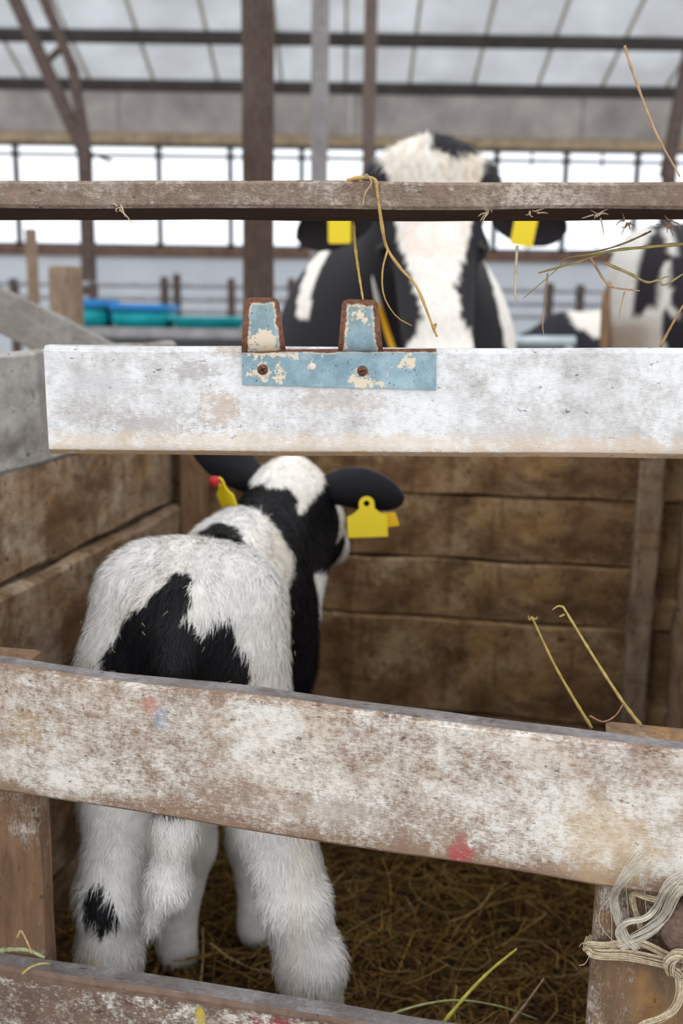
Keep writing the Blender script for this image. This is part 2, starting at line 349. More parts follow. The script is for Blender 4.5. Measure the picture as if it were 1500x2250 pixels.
def feeder(x0, x1, ytop, ylid, dd, label, lid=True):
    a, c = P(x0, 716, dd), P(x1, 716, dd); zt = P(x0, ytop, dd)[2]; zl_ = P(x0, ylid, dd)[2]; z0 = P(60, 717, dl)[2]
    o = thing('feed_trough', label, 'feeder', (a[0], dd, z0))
    bm = bmesh.new(); bmesh.ops.create_cube(bm, size=1)
    for v in bm.verts:
        s_ = 1.0 if v.co.z > 0 else .93
        v.co = Vector(((a[0] + c[0]) / 2 + v.co.x * (c[0] - a[0]) * s_, dd + .17 + v.co.y * .3 * s_, z0 if v.co.z < 0 else zl_))
    bmesh.ops.bevel(bm, geom=bm.edges[:], offset=.015, segments=3, affect='EDGES'); me = bpy.data.meshes.new('tub'); bm.to_mesh(me); bm.free(); smooth(me); link('tub', me, M_teal, o)
    if lid: box_ob('lid', M_blue, (a[0] - .01, dd + .005, zl_ - .005), (c[0] + .01, dd + .335, zt), o, .012)
    else: box_ob('rim', M_teal, (a[0] - .012, dd + .005, zl_ - .012), (c[0] + .012, dd + .335, zl_ + .006), o, .006)
feeder(150, 229, 657, 673, dl + .05, 'teal feed tub with a blue lid, the left one on the ledge')
feeder(238, 368, 667, 680, dl + .05, 'wider teal feed tub with a blue lid, right of the other lidded tub')
feeder(372, 529, 697, 698, dl + .05, 'long low open teal trough on the ledge without a lid', False)

# ---- posts and the slanting plank left of the pen
M_log = wood('tan_log_wood', (.13, .09, .065), (.33, .245, .18), grain=(2, 10, 10), seed=4, blotch=3)
def log_post(x0, x1, ytop, d, label, mat, name='wooden_post'):
    a, c = P(x0, ytop, d), P(x1, ytop, d); r = (c[0] - a[0]) / 2; cx = (a[0] + c[0]) / 2; zt = a[2]
    hs = [0, zt * .3, zt * .6, zt * .9, zt + .02, zt + .05 - .006, zt + .05]; rr = [r * 1.04, r * 1.02, r, r * .99, r * .985, r * .97, r * .9]
    V, Q, T = tube_np([(0, 0, h) for h in hs], rr, 18); V = V @ np.eye(3)
    me = np_mesh(name, np.c_[V[:, 2], V[:, 0], V[:, 1]], Q, T); return tag(link(name, me, mat, None, basis_mat((cx, d + r, -.05), (0, 0, 1), (1, 0, 0), (0, 1, 0))), label, 'post')
log_post(94, 170, 583, 3.1, 'short round tan log post with a flat top beside the teal feeders', M_log)
log_post(50, 76, 502, 4.3, 'slim pale stake standing left of the round log post', M_log)
M_grey = wood('grey_weathered_plank', (.12, .105, .095), (.27, .24, .215), (.36, .35, .34), (.27, .26, .25), .42, .2, grain=(2, 16, 16), seed=11, blotch=4)
a0, a1, b0, b1 = P(0, 740, 2.42), P(130, 796, 2.42), P(0, 630, 2.42), P(250, 757, 2.42)
xd = (b1 - b0) / np.linalg.norm(b1 - b0); hh = .105; zd = np.cross(xd, np.array([0, 1.0, 0]))
tag(board_at('slanting_plank', M_grey, b0 - zd * hh, b0 - zd * hh + xd * 1.9, b0, b0 + xd * 1.9, .04, ext=(.55, 0), seed=3, rough=.003), 'grey plank slanting down to the right above the left pen wall', 'plank')

# ================================================================== THE CALF PEN
M_pl = wood('brown_pen_plank', (.070, .034, .015), (.30, .175, .088), (.46, .37, .28), (.33, .235, .15), .42, .22, stain=(.12, .055, .02), grain=(2.5, 10, 10), seed=21, blotch=9, bump=.4, mott=((.075, .036, .017), (.40, .30, .205), (.30, .18, .06)))
M_plb = wood('dark_back_plank', (.060, .029, .011), (.27, .152, .068), (.40, .29, .175), (.28, .175, .085), .42, .22, stain=(.045, .020, .010), grain=(2.5, 9, 9), seed=31, blotch=9, bump=.4, mott=((.050, .021, .009), (.31, .185, .092), (.27, .145, .03)))
M_plg = wood('grey_pen_plank', (.13, .115, .10), (.31, .28, .25), (.50, .49, .48), (.40, .38, .36), .46, .3, grain=(2.5, 10, 10), seed=41, blotch=10, bump=.4, mott=((.10, .085, .075), (.44, .43, .41), (.24, .2, .16)))
M_corner = wood('orange_brown_post', (.12, .068, .036), (.33, .205, .12), grain=(2, 10, 10), seed=51)
M_batten = wood('light_edged_post', (.10, .062, .036), (.28, .20, .14), (.42, .34, .27), (.30, .21, .14), .34, .2, grain=(2, 10, 10), seed=61, mott=((.07, .035, .016), (.36, .26, .17), (.28, .16, .06)))

UL, VB, UR = -.80, 2.02, .265
wl = struct_empty('wall_left', pen(UL, 1.4, 0), 'left plank wall of the calf pen')
for k, (z0, z1, m, off) in enumerate(((.818, .998, M_plg, .004), (.650, .812, M_pl, -.004), (.470, .640, M_pl, .016), (.285, .463, M_pl, 0), (.098, .279, M_pl, .005), (-.09, .090, M_pl, 0))):
    p0, p1 = pen(UL + off, .60, z0), pen(UL + off, VB - .01, z0)
    board_at('plank', m, p0, p1, p0 + EZ * (z1 - z0), p1 + EZ * (z1 - z0 + (0.012 if k == 1 else 0)), .03, wl, seed=k * 3 + 1, rough=.006 if k in (1, 2) else .003, bev=.006)
wk = struct_empty('wall_right', pen(UR, 1.4, 0), 'right plank wall of the calf pen')
for k, (z0, z1) in enumerate(((.72, .93), (.50, .71), (.27, .49), (.05, .26), (-.16, .04))):
    p0, p1 = pen(UR, VB, z0), pen(UR, 1.0, z0); board_at('plank', M_pl, p0, p1, p0 + EZ * (z1 - z0), p1 + EZ * (z1 - z0), .03, wk, seed=k + 40, rough=.003, bev=.006)
wp = struct_empty('wall_pen_back', pen(-.27, VB, 0), 'stained brown plank wall at the back of the calf pen')
for k, (z0, z1, off) in enumerate(((.690, .945, .0), (.551, .688, .005), (.421, .549, .003), (.206, .419, -.004), (-.03, .204, .004))):
    p0, p1 = pen(UL - .02, VB + off, z0 - .004), pen(UR + .02, VB + off, z0 + .008)
    board_at('plank', M_plb, p0, p1, p0 + EZ * (z1 - z0), p1 + EZ * (z1 - z0), .03, wp, seed=k + 60, rough=.004, bev=.005)
def pen_post(name, u0, u1, v0, v1, z0, z1, mat, parent=None, seed=0):
    me = board_mesh(name, z1 - z0, u1 - u0, u1 - u0, v1 - v0, .002, .005, seed=seed)
    return link(name, me, mat, parent, basis_mat(pen(u0, v0, z0), EZ, EY, EX) if False else basis_mat(pen(u1, v0, z0), EZ, -EX * 0 + EY, np.cross(EZ, EY)))
box_b = board_at('light_stop_board', M_plb, pen(UL, VB + .034, -.03), pen(UR, VB + .034, -.03), pen(UL, VB + .034, .92), pen(UR, VB + .034, .92), .02, wp, seed=77)  # added unseen board, stops light leaking through the plank gaps
board_at('light_stop_board', M_pl, pen(UL - .034, .6, -.03), pen(UL - .034, VB + .12, -.03), pen(UL - .034, .6, .97), pen(UL - .034, VB + .12, .97), .02, wl, seed=78)  # same added light stop, hidden behind the left wall
pen_post('corner_post', -.782, -.728, VB - .045, VB - .002, -.05, .93, M_corner, wp, 3)
pen_post('corner_post', .176, .224, VB - .05, VB - .002, -.05, .92, M_batten, wp, 5)

# straw bedding
M_straw = attr_mat('straw', .85, .15); M_bed = plain('matted_bedding', (.045, .025, .012), .95, 0, .5, 40)
g = 60; V = []
for i in range(g + 1):
    for j in range(g + 1):
        q = pen(UL + .0 + (UR - UL) * i / g, .62 + (VB - .62) * j / g, 0); V.append((q[0], q[1], -.012 + .018 * nz(q, 7) + .012 * nz(q, 22)))
Q = [(i * (g + 1) + j, (i + 1) * (g + 1) + j, (i + 1) * (g + 1) + j + 1, i * (g + 1) + j + 1) for i in range(g) for j in range(g)]
bed = struct(link('floor_bedding', np_mesh('floor_bedding', V, Q), M_bed), 'matted straw bedding on the pen floor')
NS, KP = 7500, 5
c = np.c_[RNG.uniform(UL + .02, UR - .02, NS), RNG.uniform(.64, VB - .03, NS), RNG.uniform(.0, .03, NS) + .03 * RNG.random(NS) ** 3]
L = RNG.uniform(.05, .22, NS); th = RNG.uniform(0, 2 * math.pi, NS); el = RNG.normal(0, .16, NS); cv = RNG.normal(0, 2.6, NS)
tt = np.linspace(-.5, .5, KP); ang = th[:, None] + cv[:, None] * tt[None, :] * L[:, None] * 4
dx = np.cos(ang) * L[:, None] / KP; dy = np.sin(ang) * L[:, None] / KP
px_ = np.cumsum(dx, 1) - dx.mean(1, keepdims=True) * KP / 2; py_ = np.cumsum(dy, 1) - dy.mean(1, keepdims=True) * KP / 2
path = np.stack([c[:, :1] + px_, c[:, 1:2] + py_, np.maximum(c[:, 2:3] + np.sin(el)[:, None] * tt[None, :] * L[:, None], -.004)], -1)
path[..., 0] = np.clip(path[..., 0], UL + .012, UR - .012); path[..., 1] = np.clip(path[..., 1], .63, VB - .02)
rad = RNG.uniform(.0006, .0016, NS)
side = np.stack([-np.sin(ang), np.cos(ang), np.zeros_like(ang)], -1); up = np.array([0, 0, 1.0])
ring = np.stack([path + rad[:, None, None] * (math.cos(a_) * side + math.sin(a_) * up) for a_ in (0.5, 2.6, 4.7)], 2)     # NS,KP,3,3
V = ring.reshape(-1, 3); V = pen_arr(V); base = np.arange(NS)[:, None, None, None] * KP * 3 + np.arange(KP - 1)[None, :, None, None] * 3
k3 = np.arange(3)[None, None, :, None]; k4 = (np.arange(3)[None, None, :, None] + 1) % 3
Q = np.concatenate([base + k3, base + k4, base + k4 + 3, base + k3 + 3], -1).reshape(-1, 4)
pal = np.array([(.26, .145, .042), (.16, .085, .026), (.36, .225, .075), (.08, .042, .016), (.26, .20, .06), (.46, .34, .15)])
cs = pal[RNG.choice(6, NS, p=[.28, .24, .17, .18, .09, .04])] * RNG.uniform(.7, 1.2, (NS, 1))
me = fast_mesh('straw_litter', V, Q, np.zeros((0, 3), int)); set_col(me, np.repeat(cs, KP * 3, 0))
tag(link('straw_litter', me, M_straw), 'loose brown hay and straw covering the pen floor', 'straw', kind='stuff')

# ------------------------------------------------------------------ front rails
VF = .87
def local(o, p): q = o.matrix_world.inverted() @ Vector(p); return q.x, q.z
gate = thing('pen_gate', 'low whitewashed gate of two wide rails on posts in front of the calf', 'gate', pen(-.2, VF, -.05))
def rail_on(name, quad, th, ext, parent, plane=None, **kw):
    f = plane or (lambda x, y: PV(x, y, VF))
    BL, BR, TL, TR = [f(*q) for q in quad]
    return board_at(name, None, BL, BR, TL, TR, th, parent, ext, **kw)
r3 = rail_on('rail', ((0, 1744), (1320, 1946), (0, 1462), (1320, 1630)), .028, (.35, .30), gate, seed=5, rough=.002)
def mk(o, lst): return [(*local(o, PV(x, y, VF)), rx, rz, c_, a_) for (x, y, rx, rz, c_, a_) in lst]
r3.data.materials.append(wood('chalky_whitewashed_rail', (.15, .092, .062), (.34, .235, .17), (.76, .74, .70), (.58, .49, .40), .56, .20, stain=(.22, .14, .085), grain=(2.6, 26, 26), speck=1.0, seed=71, blotch=7, bump=.45, edge=(.030, (.135, .15), .20),
    marks=mk(r3, [(1012, 1868, .012, .017, (.42, .06, .08), .75), (332, 1548, .010, .011, (.55, .20, .17), .5), (352, 1580, .008, .014, (.25, .34, .55), .45), (60, 1600, .02, .02, (.40, .26, .12), .5), (1330, 1860, .05, .05, (.60, .45, .27), .45), (760, 1790, .18, .02, (.30, .22, .175), .5)])))
r4 = rail_on('rail', ((0, 2440), (870, 2590), (0, 2122), (870, 2263)), .028, (.35, .65), gate, seed=9, rough=.002)
H4 = max(v_.co.z for v_ in r4.data.vertices)
r4.data.materials.append(wood('dark_whitewashed_rail', (.085, .055, .042), (.24, .165, .125), (.72, .69, .64), (.50, .40, .31), .40, .12, grain=(6, 9, 9), speck=1.2, seed=83, blotch=15, bump=.6, edge=(.02, (H4 - .026, H4 - .010), .6),
    marks=mk(r4, [(440, 2240, .006, .014, (.62, .48, .06), .85), (630, 2262, .05, .012, (.30, .045, .06), .7)])))
M_top = wood('grey_board_edge', (.075, .062, .058), (.20, .175, .165), (.30, .285, .29), (.22, .20, .20), .45, .2, grain=(3, 20, 20), seed=87, blotch=10)
for r_ in (r3, r4):
    r_.data.materials.append(M_top)
    for pg in r_.data.polygons:
        if pg.normal.z > .6 and pg.center.y > .003: pg.material_index = 1
M_gpost = wood('brown_gate_post', (.10, .058, .035), (.27, .165, .10), (.55, .5, .46), (.36, .28, .22), .28, .14, grain=(2, 14, 14), seed=91, blotch=9)
M_gpost2 = wood('gate_post_orange', (.085, .058, .042), (.27, .165, .09), (.66, .62, .58), (.36, .26, .17), .32, .12, stain=(.36, .19, .06), grain=(2.5, 12, 12), seed=95, blotch=9)
pen_post('post', -.66, -.530, VF + .029, VF + .062, -.05, .694, M_gpost, gate, 7)
pen_post('post', .070, .235, VF + .029, VF + .068, -.05, .672, M_gpost2, gate, 8)
fp = lambda d0, d1: (lambda x, y: P(x, y, d0 + (d1 - d0) * (x / 1500.0)))
r2 = rail_on('whitewashed_rail', ((108, 998), (1500, 1008), (108, 760), (1500, 768)), .03, (0, .22), None, fp(.955, .945), seed=12, rough=.0012, bev=.005)
tag(r2, 'thick whitewashed board with a free left end, bearing the blue bracket', 'board')
def mk2(lst): return [(*local(r2, P(x, y, .95)), rx, rz, c_, a_) for (x, y, rx, rz, c_, a_) in lst]
r2.data.materials.append(wood('white_chalk_paint', (.20, .155, .125), (.40, .335, .29), (.80, .82, .85), (.57, .57, .58), .78, .34, grain=(3, 14, 14), speck=1.0, seed=101, blotch=7, bump=.45, edge=(.012, (.106, .109), .5),
    marks=mk2([(420, 815, .022, .010, (.46, .43, .44), .85), (480, 900, .022, .022, (.48, .36, .27), .6), (340, 930, .06, .016, (.45, .41, .385), .55), (700, 975, .45, .012, (.72, .60, .46), .55), (220, 845, .03, .012, (.60, .60, .64), .6), (1150, 950, .10, .012, (.60, .58, .57), .5), (760, 880, .05, .01, (.52, .44, .38), .5), (500, 770, .02, .007, (.48, .38, .32), .6), (760, 1000, .60, .004, (.40, .25, .13), .75), (1300, 985, .10, .012, (.66, .52, .42), .45)])))
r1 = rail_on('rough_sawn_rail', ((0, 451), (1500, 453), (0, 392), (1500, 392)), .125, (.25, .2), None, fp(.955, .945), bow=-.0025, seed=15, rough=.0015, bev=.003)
r1.data.materials.append(wood('rough_sawn_brown', (.13, .082, .06), (.36, .265, .205), (.50, .43, .37), (.33, .245, .185), .46, .20, grain=(14, 14, 14), speck=1.6, seed=111, blotch=12, bump=1.0))
r1.data.materials.append(wood('dark_brown_underside', (.028, .014, .009), (.085, .045, .03), grain=(3, 20, 20), seed=113))
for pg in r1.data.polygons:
    if pg.normal.z < -.6 and pg.center.y > .006: pg.material_index = 1  # downward faces of the top rail take the darker brown
tag(r1, 'rough-sawn brown rail across the top in front of the cow\'s eyes', 'rail')
xr = P(1500, 760, .95)[0] + .10; xl = P(0, 400, .95)[0] - .22
for (x_, lb) in ((xr, 'tall brown post past the right edge carrying the upper rails'), (xl, 'tall brown post past the left edge under the top rail')):
    tag(box_ob('tall_post', M_gpost, (x_, .988, -.05), (x_ + .09, 1.07, P(0 if x_ < 0 else 1500, 452, .95)[2] - .003), None, .005), lb, 'post')

# ================================================================== ANIMALS
def v3(x): return np.asarray(x, float)
class Field:                              # smooth union of round cones and ellipsoids
    def __init__(s): s.pr = []
    def rc(s, a, b, r1, r2, k=.03): s.pr.append(('c', v3(a), v3(b), r1, r2, k)); return s
    def chain(s, pts, rs, k=.03):
        for i in range(len(pts) - 1): s.rc(pts[i], pts[i + 1], rs[i], rs[i + 1], k)
        return s
    def el(s, c, r, k=.03, rot=None): s.pr.append(('e', v3(c), v3(r), rot, None, k)); return s
    def sp(s, c, r, k=.03): return s.rc(c, v3(c) + 1e-5, r, r, k)
    def __call__(s, p):
        D = None
        for q in s.pr:
            if q[0] == 'c':
                _, a, b, r1, r2, k = q; ab = b - a; t_ = np.clip(((p - a) @ ab) / (ab @ ab), 0, 1)
                d = np.linalg.norm(p - a - t_[:, None] * ab, axis=1) - (r1 + (r2 - r1) * t_)
            else:
                _, c_, r, rot, _, k = q; x = p - c_
                if rot is not None: x = x @ np.asarray(rot)
                k0 = np.linalg.norm(x / r, axis=1); k1 = np.linalg.norm(x / (r * r), axis=1) + 1e-9; d = k0 * (k0 - 1) / k1
            if D is None: D = d
            else: h = np.maximum(k - np.abs(D - d), 0) / k; D = np.minimum(D, d) - h * h * k * .25
        return D
def surface(f, lo, hi, h):
    lo = v3(lo); n = np.ceil((v3(hi) - lo) / h).astype(int) + 1
    ax = [lo[i] + h * np.arange(n[i]) for i in range(3)]
    G = np.stack(np.meshgrid(*ax, indexing='ij'), -1).reshape(-1, 3); D = np.concatenate([f(c_) for c_ in np.array_split(G, max(1, len(G) // 200000))]).reshape(n)
    ins = D < 0; cn = n - 1; acc = np.zeros((*cn, 3)); cnt = np.zeros(cn)
    offs = [(i, j, k) for i in (0, 1) for j in (0, 1) for k in (0, 1)]
    sl = lambda o: tuple(slice(o[i], o[i] + cn[i]) for i in range(3))
    for o in offs:
        for a_ in range(3):
            if o[a_]: continue
            o2 = list(o); o2[a_] = 1; d0, d1 = D[sl(o)], D[sl(o2)]; cr = (d0 < 0) != (d1 < 0)
            t_ = np.where(cr, d0 / np.where(cr, d0 - d1, 1), 0)
            for b_ in range(3): acc[..., b_] += np.where(cr, (o[b_] + (t_ if b_ == a_ else 0)), 0)
            cnt += cr
    act = cnt > 0; idx = -np.ones(cn, int); idx[act] = np.arange(act.sum())
    I = np.argwhere(act); V = lo + h * (I + acc[act] / cnt[act][:, None]); Q = []
    for a_ in range(3):
        b_, c_ = (a_ + 1) % 3, (a_ + 2) % 3
        s0 = [slice(None)] * 3; s1 = [slice(None)] * 3; s0[a_] = slice(0, -1); s1[a_] = slice(1, None)
        i0, i1 = ins[tuple(s0)], ins[tuple(s1)]; E_ = np.argwhere(i0 != i1)
        E_ = E_[(E_[:, b_] > 0) & (E_[:, c_] > 0) & (E_[:, b_] < cn[b_]) & (E_[:, c_] < cn[c_])]
        flip = i1[tuple(E_.T)]
        def cell(db, dc):
            e = E_.copy(); e[:, b_] += db; e[:, c_] += dc; return idx[tuple(e.T)]
        q = np.stack([cell(-1, -1), cell(0, -1), cell(0, 0), cell(-1, 0)], 1); q[flip] = q[flip][:, ::-1]; Q.append(q)
    return V, np.concatenate(Q)
def normals_of(f, V, e=.002):
    g = np.stack([f(V + np.eye(3)[i] * e) - f(V - np.eye(3)[i] * e) for i in range(3)], 1); return g / (np.linalg.norm(g, axis=1)[:, None] + 1e-9)
_K = np.random.default_rng(3).normal(0, 1, (24, 3)); _PH = np.random.default_rng(4).uniform(0, 6.28, 24)
def wob(p, s, lo=0, hi=8): return np.sin((p @ _K[lo:hi].T) * s + _PH[lo:hi]).mean(1)
def in_poly(x, y, poly):
    poly = np.asarray(poly); r = np.zeros(len(x), bool); j = len(poly) - 1
    for i in range(len(poly)):
        xi, yi = poly[i]; xj, yj = poly[j]
        c_ = ((yi > y) != (yj > y)) & (x < (xj - xi) * (y - yi) / (yj - yi + 1e-12) + xi); r ^= c_; j = i
    return r
def body_mesh(name, f, lo, hi, h, paint, mat, parent, xf=lambda v: v):
    V, Q = surface(f, lo, hi, h)
    for _ in range(1): V = V - normals_of(f, V, h * .5) * f(V)[:, None]
    me = fast_mesh(name, xf(V), Q, np.zeros((0, 3), int)); set_col(me, paint(V))
    return link(name, me, mat, parent), V, Q
def fur(name, f, V, Q, paint, comb, length, N, width, mat, parent, xf=lambda v: v, lift=.55, seed=1):
    r = np.random.default_rng(seed); T = np.vstack([Q[:, [0, 1, 2]], Q[:, [0, 2, 3]]])
    a_, b_, c_ = V[T[:, 0]], V[T[:, 1]], V[T[:, 2]]; ar = np.linalg.norm(np.cross(b_ - a_, c_ - a_), axis=1)
    i = r.choice(len(T), N, p=ar / ar.sum()); s_, t_ = r.random(N), r.random(N); m = s_ + t_ > 1; s_[m], t_[m] = 1 - s_[m], 1 - t_[m]
    p = a_[i] + (b_ - a_)[i] * s_[:, None] + (c_ - a_)[i] * t_[:, None]; n = normals_of(f, p)
    L = length(p) * r.uniform(.6, 1.3, N); keep = L > .001; p, n, L = p[keep], n[keep], L[keep]; N = len(p)
    clump = np.stack([wob(p, 95, 0, 6), wob(p, 95, 6, 12), wob(p, 95, 12, 18)], 1)
    d = comb(p) + clump * .75 + r.normal(0, .22, (N, 3)); d -= n * (d * n).sum(1)[:, None]; d /= np.linalg.norm(d, axis=1)[:, None] + 1e-9
    lf = lift * r.uniform(.5, 1.5, N)[:, None]; d1 = d + n * lf; d1 /= np.linalg.norm(d1, axis=1)[:, None]; d2 = d + n * lf * .25; d2 /= np.linalg.norm(d2, axis=1)[:, None]
    w_ = np.cross(d1, n) + r.normal(0, .3, (N, 3)); w_ /= np.linalg.norm(w_, axis=1)[:, None]; w_ *= (width * r.uniform(.7, 1.3, N))[:, None]
    b0 = p - n * .001; mid = b0 + d1 * (L * .5)[:, None]; tip = mid + d2 * (L * .5)[:, None]
    VV = np.stack([b0 - w_, b0 + w_, mid + w_ * .7, mid - w_ * .7, tip], 1).reshape(-1, 3); k = np.arange(N)[:, None] * 5
    me = fast_mesh(name, xf(VV), k + np.array([[0, 1, 2, 3]]), k + np.array([[3, 2, 4]]))
    cc = paint(p) * r.uniform(.93, 1.05, (N, 1)); set_col(me, np.repeat(np.clip(cc, 0, 1), 5, 0))
    nw = xf(np.repeat(n, 5, 0)); me.normals_split_custom_set_from_vertices(nw.tolist())
    return link(name, me, mat, parent)
def ear(name, base, tip, face, width, mat, parent, col, cup=.35, th=.004, inner=(.10, .06, .06), droop=0.0):
    """a leaf-shaped, cupped ear; face = the way its open side looks"""
    base, tip, face = v3(base), v3(tip), v3(face); ax = tip - base; L = np.linalg.norm(ax); ax = ax / L
    face = face - ax * np.dot(face, ax); face /= np.linalg.norm(face); sd = np.cross(ax, face)
    n, m = 22, 12; outer, innr = [], []
    for i in range(n + 1):
        s_ = i / n; wv = width * .5 * float(np.interp(s_, [0, .12, .3, .55, .75, .88, .95, 1], [.50, .72, .93, 1, .86, .62, .38, 0])) + .0008
        cp = cup * (1.25 - .75 * s_)
        for j in range(m + 1):
            a_ = (j / m * 2 - 1); th_ = a_ * (1.25 * cp + .35)
            off = sd * wv * math.sin(th_) / max(.2, math.sin(1.25 * cp + .35)) + face * wv * (1 - math.cos(th_)) * 1.3
            q = base + ax * (L * s_) + off - np.array([0, 0, 1.0]) * droop * s_ * s_
            q = q + face * .0016 * nz(q, 60); outer.append(q - face * th * .5); innr.append(q + face * th * .5)
    V = np.array(outer + innr); o2 = len(outer); Q = []
    for i in range(n):
        for j in range(m):
            a_ = i * (m + 1) + j; Q.append((a_, a_ + 1, a_ + m + 2, a_ + m + 1)); Q.append((o2 + a_ + m + 1, o2 + a_ + m + 2, o2 + a_ + 1, o2 + a_))
        e = i * (m + 1); Q.append((e, e + m + 1, o2 + e + m + 1, o2 + e)); e += m; Q.append((o2 + e, o2 + e + m + 1, e + m + 1, e))
    for j in range(m): Q.append((j, o2 + j, o2 + j + 1, j + 1)); e = n * (m + 1) + j; Q.append((e + 1, o2 + e + 1, o2 + e, e))
    me = np_mesh(name, V, Q); C_ = np.tile(np.asarray(col, float), (len(V), 1)); C_[o2:] = inner; set_col(me, C_)
    return link(name, me, mat, parent)
def tag_mesh(name, outline, hole=None, th=.0016):
    cu = bpy.data.curves.new(name, 'CURVE'); cu.dimensions = '2D'; cu.fill_mode = 'BOTH'; cu.extrude = th / 2; cu.bevel_depth = .0004
    for pts in [outline] + ([hole] if hole else []):
        sp = cu.splines.new('POLY'); sp.points.add(len(pts) - 1); sp.use_cyclic_u = True
        for q, (x, y) in zip(sp.points, pts): q.co = (x, y, 0, 1)
    tmp = bpy.data.objects.new('tmp', cu); COL.objects.link(tmp); dg = bpy.context.evaluated_depsgraph_get()
    me = bpy.data.meshes.new_from_object(tmp.evaluated_get(dg)); bpy.data.objects.remove(tmp); me.name = name; me.materials.clear(); return me
def circ(x, y, r, n=16): return [(x + r * math.cos(2 * math.pi * i / n), y + r * math.sin(2 * math.pi * i / n)) for i in range(n)]

M_coat = coat('calf_coat'); M_fur = coat('calf_fur', .5); M_ear = coat('ear_skin', .85)
t = NT('yellow_plastic'); M_yel = t.done(t.mix(t.noise(t.coord(), 60, 4), (.80, .60, .005), (.72, .56, .01)), .45, 0, .4)
M_yel2 = plain('amber_plastic', (.82, .50, .005), .45, 0, .05); M_red = plain('red_plastic', (.42, .012, .02), .45, 0, .2)
M_hoof = plain('dark_hoof', (.05, .04, .035), .6)

# ---------------------------------------------------------------- the calf (pen coordinates u, v, z)
cf = Field()
cf.el((-.435, 1.145, .650), (.114, .125, .118)); cf.rc((-.490, 1.135, .698), (-.385, 1.135, .700), .070, .064, .04)
cf.sp((-.42, 1.075, .690), .062)
cf.rc((-.493, 1.095, .62), (-.498, 1.055, .46), .074, .052, .03); cf.rc((-.372, 1.11, .62), (-.320, 1.09, .45), .066, .050, .03)
cf.chain([(-.495, 1.055, .46), (-.507, 1.025, .34), (-.505, 1.012, .275)], [.048, .037, .034], .02)
cf.chain([(-.318, 1.09, .45), (-.282, 1.07, .34), (-.256, 1.058, .262)], [.048, .038, .036], .02)
cf.chain([(-.505, 1.012, .275), (-.506, 1.035, .11), (-.507, 1.055, .055), (-.507, 1.075, .022)], [.034, .027, .027, .031], .02)
cf.chain([(-.256, 1.058, .262), (-.250, 1.075, .11), (-.248, 1.09, .055), (-.246, 1.11, .022)], [.036, .028, .028, .031], .02)
cf.el((-.463, 1.29, .595), (.096, .21, .148), .05); cf.el((-.463, 1.43, .605), (.092, .12, .142), .04); cf.rc((-.482, 1.40, .685), (-.476, 1.47, .69), .05, .05, .05)
cf.el((-.418, 1.455, .53), (.050, .08, .12), .04); cf.rc((-.468, 1.47, .635), (-.440, 1.585, .735), .088, .064, .04); cf.rc((-.44, 1.50, .55), (-.405, 1.60, .665), .078, .05, .04)
cf.el((-.432, 1.605, .757), (.066, .075, .056), .03); cf.sp((-.428, 1.60, .792), .026, .03)
cf.rc((-.425, 1.635, .715), (-.415, 1.735, .655), .060, .048, .03); cf.rc((-.415, 1.735, .655), (-.408, 1.81, .615), .045, .038, .02); cf.rc((-.415, 1.62, .665), (-.410, 1.72, .635), .040, .034, .03); cf.sp((-.394, 1.67, .698), .040, .03)
cf.chain([(-.512, 1.43, .52), (-.527, 1.395, .34), (-.533, 1.375, .205)], [.060, .042, .037], .03); cf.chain([(-.533, 1.375, .205), (-.545, 1.335, .075), (-.547, 1.332, .05), (-.548, 1.35, .022)], [.034, .025, .028, .03], .02)
cf.chain([(-.412, 1.45, .50), (-.440, 1.45, .34), (-.458, 1.44, .19)], [.060, .042, .037], .03); cf.chain([(-.458, 1.44, .19), (-.438, 1.412, .075), (-.435, 1.412, .05), (-.433, 1.43, .022)], [.034, .025, .028, .03], .02)
cf.chain([(-.418, 1.055, .722), (-.412, 1.012, .66), (-.405, .990, .57), (-.402, .983, .47), (-.412, .982, .40), (-.436, .985, .335)], [.024, .019, .017, .022, .020, .006], .018)

